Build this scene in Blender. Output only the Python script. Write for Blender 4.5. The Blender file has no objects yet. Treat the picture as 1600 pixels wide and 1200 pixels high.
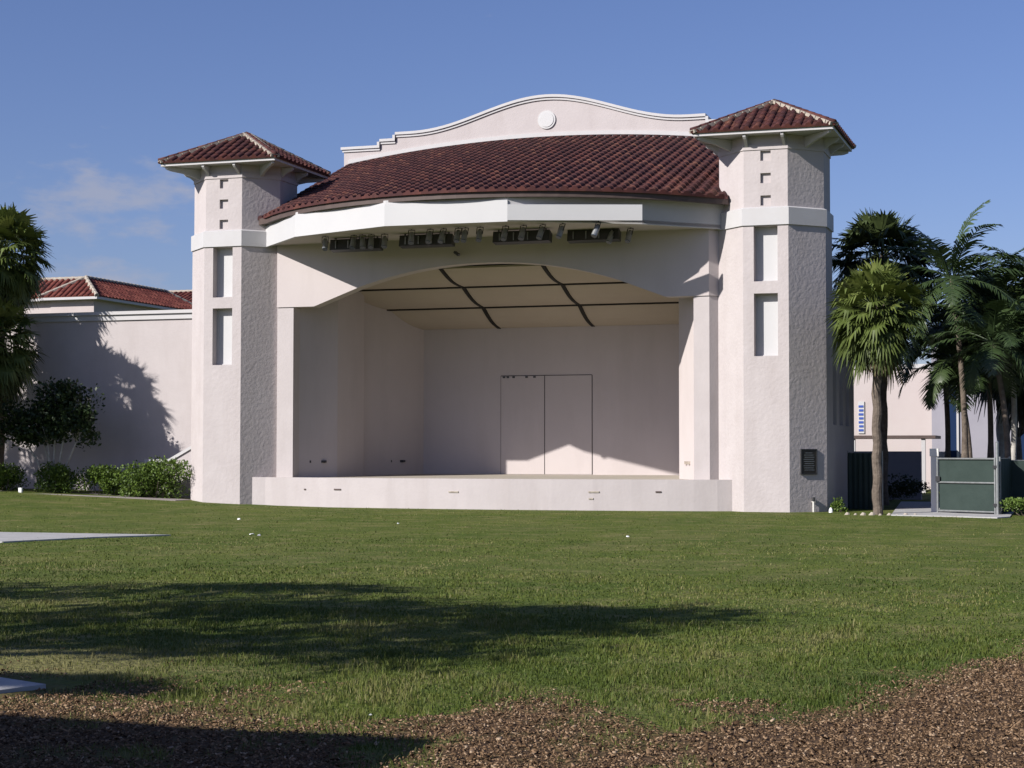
import bpy, math, random
import numpy as np
from mathutils import Vector, noise as mnoise
rad = math.radians
random.seed(7); rng = np.random.default_rng(7)
S = bpy.context.scene
COL = S.collection

# ------------------------------------------------------------ camera
EYE = 1.825
cam_d = bpy.data.cameras.new('camera'); cam = bpy.data.objects.new('camera', cam_d); COL.objects.link(cam)
cam.location = (0, 0, EYE)
cam.rotation_mode = 'XYZ'
cam.rotation_euler = (rad(90 + 2.25), rad(-0.05), rad(18.279))
cam_d.sensor_width = 36; cam_d.lens = 62.12; cam_d.clip_end = 6000; cam_d.clip_start = 0.2
S.camera = cam

# ------------------------------------------------------------ light
SUN_AZ, SUN_EL = 36.4, 30.4          # azimuth from -Y towards -X
sd = bpy.data.lights.new('sun', 'SUN'); sun = bpy.data.objects.new('sun', sd); COL.objects.link(sun)
sd.energy = 4.8; sd.angle = rad(0.53); sd.color = (1.0, 0.955, 0.90)
a, e = rad(SUN_AZ), rad(SUN_EL)
tosun = Vector((-math.sin(a)*math.cos(e), -math.cos(a)*math.cos(e), math.sin(e)))
sun.rotation_euler = tosun.to_track_quat('Z', 'Y').to_euler()
sun.location = tosun * 60

W = bpy.data.worlds.new('World'); S.world = W; W.use_nodes = True
nt = W.node_tree; nt.nodes.clear()
def N(t, **k):
    n = nt.nodes.new(t)
    for a_, v in k.items(): setattr(n, a_, v)
    return n
out = N('ShaderNodeOutputWorld'); bg = N('ShaderNodeBackground'); sky = N('ShaderNodeTexSky')
sky.sky_type = 'NISHITA'; sky.sun_disc = False
sky.sun_elevation = rad(SUN_EL); sky.sun_rotation = math.atan2(tosun.x, tosun.y)
sky.air_density = 1.0; sky.dust_density = 0.7; sky.ozone_density = 3.0; sky.altitude = 10
tint = N('ShaderNodeMix', data_type='RGBA', blend_type='MULTIPLY'); tint.inputs[0].default_value = 1.0
tint.inputs[7].default_value = (0.88, 0.87, 1.17, 1)
nt.links.new(sky.outputs[0], tint.inputs[6])
geo = N('ShaderNodeTexCoord')
# a few faint clouds low on the left
def cloud_mask(px_dir, radius, stretch):
    v = N('ShaderNodeVectorMath', operation='SUBTRACT'); v.inputs[1].default_value = px_dir
    nt.links.new(geo.outputs['Generated'], v.inputs[0])
    m = N('ShaderNodeVectorMath', operation='MULTIPLY'); m.inputs[1].default_value = (1/stretch, 1/stretch, 1)
    nt.links.new(v.outputs[0], m.inputs[0])
    l = N('ShaderNodeVectorMath', operation='LENGTH'); nt.links.new(m.outputs[0], l.inputs[0])
    r = N('ShaderNodeMapRange'); r.interpolation_type = 'SMOOTHSTEP'
    r.inputs[1].default_value = radius; r.inputs[2].default_value = 0.0
    nt.links.new(l.outputs['Value'], r.inputs[0])
    return r.outputs[0]
def direction(x, y):
    X, Y = (x-800)/2760.87, -(y-600)/2760.87
    p, b = rad(2.25), rad(18.279)
    cy = math.cos(p)-Y*math.sin(p); z = math.sin(p)+Y*math.cos(p)
    return Vector((math.cos(b)*X-math.sin(b)*cy, math.sin(b)*X+math.cos(b)*cy, z)).normalized()
m1 = cloud_mask(direction(175, 320), 0.05, 2.2)
m2 = cloud_mask(direction(150, 440), 0.03, 3.0)
mx = N('ShaderNodeMath', operation='MAXIMUM'); nt.links.new(m1, mx.inputs[0]); nt.links.new(m2, mx.inputs[1])
nz = N('ShaderNodeTexNoise'); nz.inputs['Scale'].default_value = 34; nz.inputs['Detail'].default_value = 7; nz.inputs['Roughness'].default_value = 0.55
cmap = N('ShaderNodeMapping'); cmap.inputs['Scale'].default_value = (1, 1, 2.6); nt.links.new(geo.outputs['Generated'], cmap.inputs[0]); nt.links.new(cmap.outputs[0], nz.inputs['Vector'])
mu = N('ShaderNodeMath', operation='MULTIPLY_ADD'); mu.inputs[1].default_value = 1.0; nt.links.new(mx.outputs[0], mu.inputs[0])
ns = N('ShaderNodeMath', operation='MULTIPLY_ADD'); ns.inputs[1].default_value = 2.4; ns.inputs[2].default_value = -1.55
nt.links.new(nz.outputs[0], ns.inputs[0]); nt.links.new(ns.outputs[0], mu.inputs[2])
cr = N('ShaderNodeMapRange'); cr.interpolation_type = 'SMOOTHSTEP'; cr.inputs[1].default_value = 0.12; cr.inputs[2].default_value = 0.95; cr.inputs[4].default_value = 0.7
nt.links.new(mu.outputs[0], cr.inputs[0])
cmix = N('ShaderNodeMix', data_type='RGBA'); cmix.inputs[7].default_value = (4.3, 4.5, 5.6, 1)
nt.links.new(cr.outputs[0], cmix.inputs[0]); nt.links.new(tint.outputs[2], cmix.inputs[6])
nt.links.new(cmix.outputs[2], bg.inputs[0]); bg.inputs[1].default_value = 0.062
nt.links.new(bg.outputs[0], out.inputs[0])
S.view_settings.view_transform = 'Standard'; S.view_settings.look = 'None'
S.view_settings.exposure = 0.55; S.view_settings.gamma = 1.0; S.view_settings.use_curve_mapping = False
S.render.engine = 'CYCLES'; S.cycles.max_bounces = 6

# ------------------------------------------------------------ materials
def mat(name, col, rough=0.8, var=None, vscale=3.0, vdet=5, bump=0.0, bscale=40, attr=None, spec=0.3, transl=0.0, stain=None, metal=0.0):
    """var: second colour mixed in by noise; attr: per-face value that mixes toward the colour list given; stain: (colour, amount, scale)"""
    m = bpy.data.materials.new(name); m.use_nodes = True; t = m.node_tree; t.nodes.clear()
    o = t.nodes.new('ShaderNodeOutputMaterial'); p = t.nodes.new('ShaderNodeBsdfPrincipled')
    p.inputs['Roughness'].default_value = rough; p.inputs['Specular IOR Level'].default_value = spec; p.inputs['Metallic'].default_value = metal
    tc = t.nodes.new('ShaderNodeTexCoord')
    c = None
    rgb = t.nodes.new('ShaderNodeRGB'); rgb.outputs[0].default_value = (*col, 1); c = rgb.outputs[0]
    def mix(fac, a_, b_):
        n = t.nodes.new('ShaderNodeMix'); n.data_type = 'RGBA'
        t.links.new(fac, n.inputs[0]); t.links.new(a_, n.inputs[6])
        if isinstance(b_, tuple): n.inputs[7].default_value = (*b_, 1)
        else: t.links.new(b_, n.inputs[7])
        return n.outputs[2]
    def noi(scale, det, lo=0.35, hi=0.65, rough_=0.6, stretch=None):
        n = t.nodes.new('ShaderNodeTexNoise'); n.inputs['Scale'].default_value = scale; n.inputs['Detail'].default_value = det; n.inputs['Roughness'].default_value = rough_
        if stretch:
            mp = t.nodes.new('ShaderNodeMapping'); mp.inputs['Scale'].default_value = stretch
            t.links.new(tc.outputs['Object'], mp.inputs[0]); t.links.new(mp.outputs[0], n.inputs['Vector'])
        else: t.links.new(tc.outputs['Object'], n.inputs['Vector'])
        r = t.nodes.new('ShaderNodeMapRange'); r.inputs[1].default_value = lo; r.inputs[2].default_value = hi
        t.links.new(n.outputs[0], r.inputs[0]); return r.outputs[0]
    if attr:
        at = t.nodes.new('ShaderNodeAttribute'); at.attribute_name = 'rnd'
        rp = t.nodes.new('ShaderNodeValToRGB'); el = rp.color_ramp.elements
        k = len(attr)
        el[0].position = 0; el[0].color = (*attr[0], 1); el[1].position = 1; el[1].color = (*attr[-1], 1)
        for i in range(1, k-1):
            x = el.new(i/(k-1)); x.color = (*attr[i], 1)
        t.links.new(at.outputs['Fac'], rp.inputs[0]); c = rp.outputs[0]
    if var: c = mix(noi(vscale, vdet), c, var)
    if stain:
        f = noi(stain[2], 6, 0.5, 0.72, 0.7, stretch=(1, 1, 0.18) if len(stain) > 3 else None)
        mm = t.nodes.new('ShaderNodeMath'); mm.operation = 'MULTIPLY'; mm.inputs[1].default_value = stain[1]
        t.links.new(f, mm.inputs[0]); c = mix(mm.outputs[0], c, stain[0])
    t.links.new(c, p.inputs['Base Color'])
    if bump:
        n = t.nodes.new('ShaderNodeTexNoise'); n.inputs['Scale'].default_value = bscale; n.inputs['Detail'].default_value = 4
        t.links.new(tc.outputs['Object'], n.inputs['Vector'])
        bp = t.nodes.new('ShaderNodeBump'); bp.inputs['Strength'].default_value = 1.0; bp.inputs['Distance'].default_value = bump
        t.links.new(n.outputs[0], bp.inputs['Height']); t.links.new(bp.outputs[0], p.inputs['Normal'])
    if transl:
        tr = t.nodes.new('ShaderNodeBsdfTranslucent'); t.links.new(c, tr.inputs[0])
        ms = t.nodes.new('ShaderNodeMixShader'); ms.inputs[0].default_value = transl
        t.links.new(p.outputs[0], ms.inputs[1]); t.links.new(tr.outputs[0], ms.inputs[2]); t.links.new(ms.outputs[0], o.inputs[0])
    else: t.links.new(p.outputs[0], o.inputs[0])
    return m
M = {}
M['stucco'] = mat('stucco', (.440, .402, .398), .9, var=(.415, .378, .374), vscale=1.3, bump=.005, bscale=12, stain=((.33, .29, .28), .32, 1.3, 1), spec=.15)
M['rough_stucco'] = mat('rough_stucco', (.436, .398, .394), .95, var=(.41, .372, .368), vscale=1.6, bump=.012, bscale=9, stain=((.33, .29, .28), .32, 1.1, 1), spec=.1)
M['smooth_stucco'] = mat('smooth_stucco', (.475, .428, .420), .9, var=(.455, .408, .400), vscale=.5, bump=.003, bscale=14, stain=((.32, .28, .265), .25, .55, 1), spec=.1)
M['white'] = mat('white_paint', (.45, .442, .445), .6, var=(.43, .42, .42), vscale=1.5, bump=.002, bscale=20, stain=((.38, .36, .34), .15, 1.2, 1))
M['panel'] = mat('white_board', (.47, .467, .468), .5, var=(.45, .447, .45), vscale=.8)
M['ceil'] = mat('ceiling_panel', (.42, .365, .30), .85, var=(.40, .345, .285), vscale=.7)
M['dark'] = mat('dark_slot', (.02, .018, .017), .8)
M['black'] = mat('black_metal', (.03, .03, .032), .45, spec=.5)
M['grey_metal'] = mat('grey_metal', (.30, .31, .31), .4, metal=.6, var=(.22, .23, .23), vscale=8)
M['gutter'] = mat('gutter_brown', (.09, .065, .058), .6, var=(.07, .05, .045), vscale=3)
M['tile'] = mat('clay_tile', (.2, .06, .05), .8, attr=[(.040, .015, .014), (.062, .022, .019), (.082, .028, .024), (.105, .036, .028), (.15, .066, .043)], var=(.050, .020, .021), vscale=2.0, bump=.004, bscale=30, spec=.2)
M['tile_far'] = mat('clay_tile_red', (.25, .08, .06), .8, attr=[(.09, .026, .022), (.135, .038, .03), (.18, .06, .045)], spec=.2)
M['mortar'] = mat('mortar', (.40, .36, .30), .95, var=(.28, .24, .20), vscale=9)
M['deck'] = mat('stage_deck', (.40, .36, .30), .7, var=(.37, .33, .28), vscale=1.5)
M['concrete'] = mat('concrete', (.40, .395, .39), .9, var=(.33, .325, .32), vscale=2.5, bump=.004, bscale=60, stain=((.24, .22, .19), .5, 2.0))
M['pink_concrete'] = mat('pink_concrete', (.28, .245, .235), .9, var=(.23, .20, .19), vscale=2.0, bump=.004, bscale=50)
M['trunk'] = mat('palm_trunk', (.155, .125, .10), .95, var=(.085, .067, .054), vscale=7, bump=.02, bscale=18)
M['trunk_pale'] = mat('pale_trunk', (.44, .42, .39), .9, var=(.30, .28, .25), vscale=5, bump=.01, bscale=18)
M['bark'] = mat('bark', (.16, .13, .10), .95, var=(.09, .075, .06), vscale=6, bump=.02, bscale=20)
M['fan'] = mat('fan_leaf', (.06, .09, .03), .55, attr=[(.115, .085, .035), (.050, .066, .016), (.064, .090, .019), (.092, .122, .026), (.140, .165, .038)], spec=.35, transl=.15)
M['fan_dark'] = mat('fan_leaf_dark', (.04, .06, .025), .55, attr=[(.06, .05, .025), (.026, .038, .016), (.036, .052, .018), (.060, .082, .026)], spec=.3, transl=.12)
M['frond'] = mat('feather_frond', (.05, .08, .03), .45, attr=[(.020, .034, .014), (.032, .054, .018), (.050, .076, .024), (.080, .108, .034)], spec=.4, transl=.08)
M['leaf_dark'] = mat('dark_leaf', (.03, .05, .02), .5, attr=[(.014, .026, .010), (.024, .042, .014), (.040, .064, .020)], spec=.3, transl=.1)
M['leaf_mid'] = mat('hedge_leaf', (.05, .1, .02), .5, attr=[(.034, .062, .010), (.060, .102, .015), (.095, .150, .022), (.135, .190, .032)], spec=.3, transl=.15)
M['leaf_bright'] = mat('bright_hedge_leaf', (.08, .14, .03), .5, attr=[(.06, .10, .018), (.10, .16, .028), (.15, .21, .04)], spec=.3, transl=.2)
M['grass'] = mat('grass_blade', (.08, .13, .03), .6, attr=[(.046, .070, .013), (.062, .092, .016), (.082, .110, .019), (.115, .132, .028), (.20, .18, .08)], spec=.2, transl=.2)
M['chips'] = mat('wood_chip', (.2, .14, .1), .9, attr=[(.030, .017, .009), (.085, .052, .029), (.165, .105, .060), (.25, .165, .100), (.42, .32, .22)], spec=.1)
M['screen'] = mat('green_windscreen', (.026, .042, .036), .7, var=(.020, .034, .029), vscale=2, bump=.01, bscale=4)
M['bronze'] = mat('bronze_plaque', (.035, .032, .028), .4, metal=.5, var=(.05, .045, .038), vscale=10, bump=.003, bscale=50)
M['blue'] = mat('blue_cloth', (.04, .08, .32), .8)
M['glass'] = mat('dark_glass', (.035, .05, .075), .15, spec=.5)
M['blue_glass'] = mat('blue_glass', (.012, .026, .07), .7, spec=.05)
M['farwall'] = mat('far_wall', (.45, .40, .39), .9, var=(.43, .375, .365), vscale=.5)
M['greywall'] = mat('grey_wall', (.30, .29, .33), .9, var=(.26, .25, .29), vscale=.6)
M['paper'] = mat('paper', (.78, .78, .77), .8)
M['grey_bag'] = mat('grey_plastic', (.35, .34, .36), .6)
M['pvc'] = mat('pvc', (.62, .60, .56), .5)

# ------------------------------------------------------------ mesh helpers
class MB:
    def __init__(s): s.v = []; s.f = []; s.r = []; s.mi = []
    def add(s, vs, fs, r=None, mi=0):
        b = len(s.v); s.v += [tuple(p) for p in vs]
        for q in fs: s.f.append(tuple(b+i for i in q)); s.r.append(random.random() if r is None else r); s.mi.append(mi)
    def quad(s, a_, b_, c_, d_, r=None, mi=0): s.add([a_, b_, c_, d_], [(0, 1, 2, 3)], r, mi)
    def box(s, x0, x1, y0, y1, z0, z1, r=None, mi=0):
        s.add([(x0,y0,z0),(x1,y0,z0),(x1,y1,z0),(x0,y1,z0),(x0,y0,z1),(x1,y0,z1),(x1,y1,z1),(x0,y1,z1)],
              [(0,3,2,1),(4,5,6,7),(0,1,5,4),(1,2,6,5),(2,3,7,6),(3,0,4,7)], r, mi)
    def prism(s, poly, z0, z1, r=None, mi=0):
        """poly: list of (x,y) counter-clockwise"""
        n = len(poly)
        z0 = [z0]*n if not hasattr(z0, '__len__') else z0
        z1 = [z1]*n if not hasattr(z1, '__len__') else z1
        vs = [(p[0], p[1], z) for p, z in zip(poly, z0)] + [(p[0], p[1], z) for p, z in zip(poly, z1)]
        s.add(vs, [tuple(reversed(range(n))), tuple(range(n, 2*n))] + [(i, (i+1) % n, n+(i+1) % n, n+i) for i in range(n)], r, mi)
    def extrude(s, poly, axis, a0, a1, r=None, mi=0):
        """poly in the plane across `axis` ('x': (y,z), 'y': (x,z))"""
        n = len(poly)
        f = (lambda p, q: (q, p[0], p[1])) if axis == 'x' else (lambda p, q: (p[0], q, p[1]))
        vs = [f(p, a0) for p in poly] + [f(p, a1) for p in poly]
        s.add(vs, [tuple(range(n)), tuple(reversed(range(n, 2*n)))] + [(i, n+i, n+(i+1) % n, (i+1) % n) for i in range(n)], r, mi)
    def bar(s, p, q, w, h=None, r=None, mi=0, w2=None):
        p, q = Vector(p), Vector(q); h = h or w; d = (q-p).normalized()
        up = Vector((0,0,1)) if abs(d.z) < .95 else Vector((0,1,0))
        x = d.cross(up).normalized(); y = x.cross(d)
        k = (w2/w) if w2 else 1
        vs = []
        for c, kk in ((p, 1), (q, k)):
            for i, j in ((-1,-1),(1,-1),(1,1),(-1,1)): vs.append(c + x*i*w*kk/2 + y*j*h*kk/2)
        s.add(vs, [(0,1,2,3),(7,6,5,4),(0,4,5,1),(1,5,6,2),(2,6,7,3),(3,7,4,0)], r, mi)
    def tube(s, pts, rads, n=8, r=None, cap=True, mi=0):
        pts = [Vector(p) for p in pts]; rings = []
        vs = []
        for i, p in enumerate(pts):
            d = (pts[min(i+1, len(pts)-1)] - pts[max(i-1, 0)]).normalized()
            up = Vector((0,1,0)) if abs(d.y) < .9 else Vector((1,0,0))
            x = d.cross(up).normalized(); y = d.cross(x)
            for k in range(n):
                t = 2*math.pi*k/n; vs.append(p + (x*math.cos(t)+y*math.sin(t))*rads[i])
        fs = []
        for i in range(len(pts)-1):
            for k in range(n): fs.append((i*n+k, i*n+(k+1) % n, (i+1)*n+(k+1) % n, (i+1)*n+k))
        if cap: fs.append(tuple(range(n))); fs.append(tuple(range((len(pts)-1)*n, len(pts)*n)))
        s.add(vs, fs, r, mi)
    def build(s, name, material, parent=None, smooth=False, origin=None, fix=True):
        me = bpy.data.meshes.new(name)
        off = Vector(origin) if origin is not None else (Vector(parent['_o']) if parent is not None and '_o' in parent else Vector((0,0,0)))
        me.from_pydata([(x-off.x, y-off.y, z-off.z) for x, y, z in s.v], [], s.f)
        mats = material if isinstance(material, (list, tuple)) else [material]
        for m in mats: me.materials.append(m)
        if len(mats) > 1: me.polygons.foreach_set('material_index', s.mi)
        at = me.attributes.new('rnd', 'FLOAT', 'FACE'); at.data.foreach_set('value', s.r)
        if fix:
            import bmesh
            bm = bmesh.new(); bm.from_mesh(me); bmesh.ops.recalc_face_normals(bm, faces=bm.faces); bm.to_mesh(me); bm.free()
        if smooth: me.polygons.foreach_set('use_smooth', [True]*len(me.polygons))
        me.update()
        o = bpy.data.objects.new(name, me); COL.objects.link(o)
        if parent is not None:
            o.parent = parent; o['_o'] = tuple(off)
        elif origin is not None: o.location = off; o['_o'] = tuple(off)
        return o
def thing(name, label, cat, loc=(0,0,0), rz=0, group=None):
    o = bpy.data.objects.new(name, None); COL.objects.link(o); o.empty_display_size = .3
    o.location = loc; o.rotation_euler.z = rz; o['_o'] = tuple(loc)
    return tag(o, label, cat, group)
def tag(o, label=None, cat=None, group=None, kind=None):
    if label: o['label'] = label
    if cat: o['category'] = cat
    if group: o['group'] = group
    if kind: o['kind'] = kind
    return o
def copy_tree(o, parent=None):
    c = o.copy(); COL.objects.link(c)
    if parent is not None: c.parent = parent
    for ch in [x for x in S.objects if x.parent == o]: copy_tree(ch, c)
    return c
def sstep(x): x = max(0, min(1, x)); return x*x*(3-2*x)
def gz(x, y):
    return .45*sstep((-x-24)/14)*sstep((y-28)/24) + .05*sstep((y-40)/11)*sstep((x+60)/20)*sstep((30-x)/20)

# ------------------------------------------------------------ ground
def axis_pts(lo, hi, segs):
    pts = []
    for a_, b_, st in segs: pts += list(np.arange(a_, b_, st))
    return np.array(sorted(set(np.round([lo]+pts+[hi], 3))))
def mulch_edge(x):
    xs = [-14, -11, -9, -7, -5, -3.1, -2.2, -1.47, -.7, 0, 1.5, 4]
    ys = [13.0, 13.2, 12.5, 11.6, 11.3, 11.9, 12.6, 14.2, 17.0, 18.2, 19, 19]
    return np.interp(x, xs, ys)
def mulch_mask(x, y):
    n = mnoise.noise(Vector((x*.9, y*.55, 0)))*1.0 + mnoise.noise(Vector((x*2.7, y*1.6, 3)))*.55 + mnoise.noise(Vector((x*7, y*5, 7)))*.75
    d = (mulch_edge(x) - y)
    big = mnoise.noise(Vector((x*1.1+5, y*.8, 11)))
    v = d*.9 + n*1.3 - 1.6*sstep((big-.12)/.3)*(1 if d < 2.6 or x > -3.2 else .45)
    return max(0, min(1, .5 + v*.48))
def dry_mask(x, y):
    d = math.exp(-((x+9.2)/2.2)**2 - ((y-13.6)/1.3)**2)*1.3
    n = mnoise.noise(Vector((x*.5, y*.4, 20)))*.5 + mnoise.noise(Vector((x*1.7, y*1.2, 9)))*.35
    return max(0, min(1, d + n*1.1 + .02))
gx = axis_pts(-3000, 3000, [(-3000, -200, 400), (-200, -60, 20), (-60, -16, 2), (-16, 7, .11), (7, 60, 3), (60, 200, 20), (200, 3000, 400)])
gy = axis_pts(-3000, 3000, [(-3000, -200, 400), (-200, -20, 20), (-20, 6, 2), (6, 23, .11), (23, 70, 1.5), (70, 200, 10), (200, 3000, 400)])
nx, ny = len(gx), len(gy)
V = np.zeros((ny, nx, 3)); V[..., 0] = gx[None, :]; V[..., 1] = gy[:, None]
mk = np.zeros((ny, nx)); dk = np.zeros((ny, nx))
for j, y in enumerate(gy):
    for i, x in enumerate(gx):
        near = -16.5 < x < 7.5 and 5.5 < y < 23.5
        z = gz(x, y)
        if near:
            w = min(1, (x+16.5)/2, (7.5-x)/2, (y-5.5)/2, (23.5-y)/2)
            z += w*(.035*mnoise.noise(Vector((x*.7, y*.7, 1))) + .012*mnoise.noise(Vector((x*4, y*4, 2))))
            mk[j, i] = mulch_mask(x, y)
        elif y < 11 and y > -40 and abs(x) < 40: mk[j, i] = 1
        if 5 < y < 60 and abs(x) < 60: dk[j, i] = dry_mask(x, y)
        V[j, i, 2] = z
idx = np.arange(nx*ny).reshape(ny, nx)
F = np.stack([idx[:-1, :-1], idx[:-1, 1:], idx[1:, 1:], idx[1:, :-1]], -1).reshape(-1, 4)
me = bpy.data.meshes.new('lawn'); me.from_pydata(V.reshape(-1, 3).tolist(), [], F.tolist())
for nm, arr in (('mulch', mk), ('dry', dk)):
    at = me.attributes.new(nm, 'FLOAT', 'POINT'); at.data.foreach_set('value', arr.ravel())
me.polygons.foreach_set('use_smooth', [True]*len(me.polygons))
gm = bpy.data.materials.new('lawn_ground'); gm.use_nodes = True; t = gm.node_tree
P = t.nodes['Principled BSDF']; P.inputs['Roughness'].default_value = .95; P.inputs['Specular IOR Level'].default_value = .1
tc = t.nodes.new('ShaderNodeTexCoord')
def gno(scale, det, lo, hi, vec=None):
    n = t.nodes.new('ShaderNodeTexNoise'); n.inputs['Scale'].default_value = scale; n.inputs['Detail'].default_value = det; n.inputs['Roughness'].default_value = .65
    t.links.new(vec or tc.outputs['Object'], n.inputs['Vector'])
    r = t.nodes.new('ShaderNodeMapRange'); r.inputs[1].default_value = lo; r.inputs[2].default_value = hi; t.links.new(n.outputs[0], r.inputs[0]); return r.outputs[0]
def gmix(fac, a_, b_):
    n = t.nodes.new('ShaderNodeMix'); n.data_type = 'RGBA'; t.links.new(fac, n.inputs[0])
    for s_, v in ((6, a_), (7, b_)):
        if isinstance(v, tuple): n.inputs[s_].default_value = (*v, 1)
        else: t.links.new(v, n.inputs[s_])
    return n.outputs[2]
def gattr(nm):
    n = t.nodes.new('ShaderNodeAttribute'); n.attribute_name = nm; return n.outputs['Fac']
g1 = gmix(gno(.35, 5, .38, .62), (.072, .104, .018), (.122, .142, .030))
g2 = gmix(gno(9, 5, .40, .62), g1, (.062, .086, .018))
g3 = gmix(gno(1.3, 6, .50, .70), g2, (.165, .155, .060))
mdry = t.nodes.new('ShaderNodeMath'); mdry.operation = 'MULTIPLY'; mdry.inputs[1].default_value = .6; t.links.new(gattr('dry'), mdry.inputs[0])
g4 = gmix(mdry.outputs[0], g3, (.185, .155, .075))
b1 = gmix(gno(30, 6, .35, .65), (.145, .092, .054), (.060, .037, .022))
g5 = gmix(gattr('mulch'), g4, b1)
t.links.new(g5, P.inputs['Base Color'])
bn = t.nodes.new('ShaderNodeTexNoise'); bn.inputs['Scale'].default_value = 16; bn.inputs['Detail'].default_value = 5; t.links.new(tc.outputs['Object'], bn.inputs['Vector'])
bp = t.nodes.new('ShaderNodeBump'); bp.inputs['Distance'].default_value = .05; bp.inputs['Strength'].default_value = .9
t.links.new(bn.outputs[0], bp.inputs['Height']); t.links.new(bp.outputs[0], P.inputs['Normal'])
me.materials.append(gm)
lawn = bpy.data.objects.new('lawn', me); COL.objects.link(lawn); tag(lawn, kind='structure')

def zground(x, y):
    z = gz(x, y)
    if -16.5 < x < 7.5 and 5.5 < y < 23.5:
        w = min(1, (x+16.5)/2, (7.5-x)/2, (y-5.5)/2, (23.5-y)/2)
        z += w*(.035*mnoise.noise(Vector((x*.7, y*.7, 1))) + .012*mnoise.noise(Vector((x*4, y*4, 2))))
    return z
def sheet(name, pts, z, m, thick=.0, kind='structure'):
    b = MB(); n = len(pts)
    b.prism(pts, [zground(*p)-.12 for p in pts], [zground(*p)+z for p in pts])
    o = b.build(name, m); tag(o, kind=kind); return o
sheet('path', [(-50, 31.3), (-21.1, 30.9), (-20.4, 33.2), (-19.4, 34.75), (-23.6, 34.6), (-50, 36.5)], .03, M['concrete'])
sheet('pavement', [(-52, 50.5), (-38, 51.4), (-33.2, 52.6), (-29.6, 53.3), (-29.6, 54.6), (-33.5, 54.4), (-38, 53.6), (-52, 53.3)], .02, M['pink_concrete'])
sheet('walkway', [(-5.6, 51.6), (-4.0, 51.2), (-2.6, 50.4), (-2.3, 51.2), (-2.6, 66), (-6.8, 66)], .03, M['concrete'])
# small concrete pad by the left edge
pad = MB(); pad.prism([(-12.5, 10.9), (-7.95, 11.35), (-7.75, 11.95), (-8.45, 12.25), (-12.5, 12.3)], -.05, .035)
po = pad.build('concrete_pad', M['concrete'], origin=(-9, 11.8, 0)); tag(po, 'grey concrete slab at the left edge of the mulch, half in shadow', 'slab')

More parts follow.
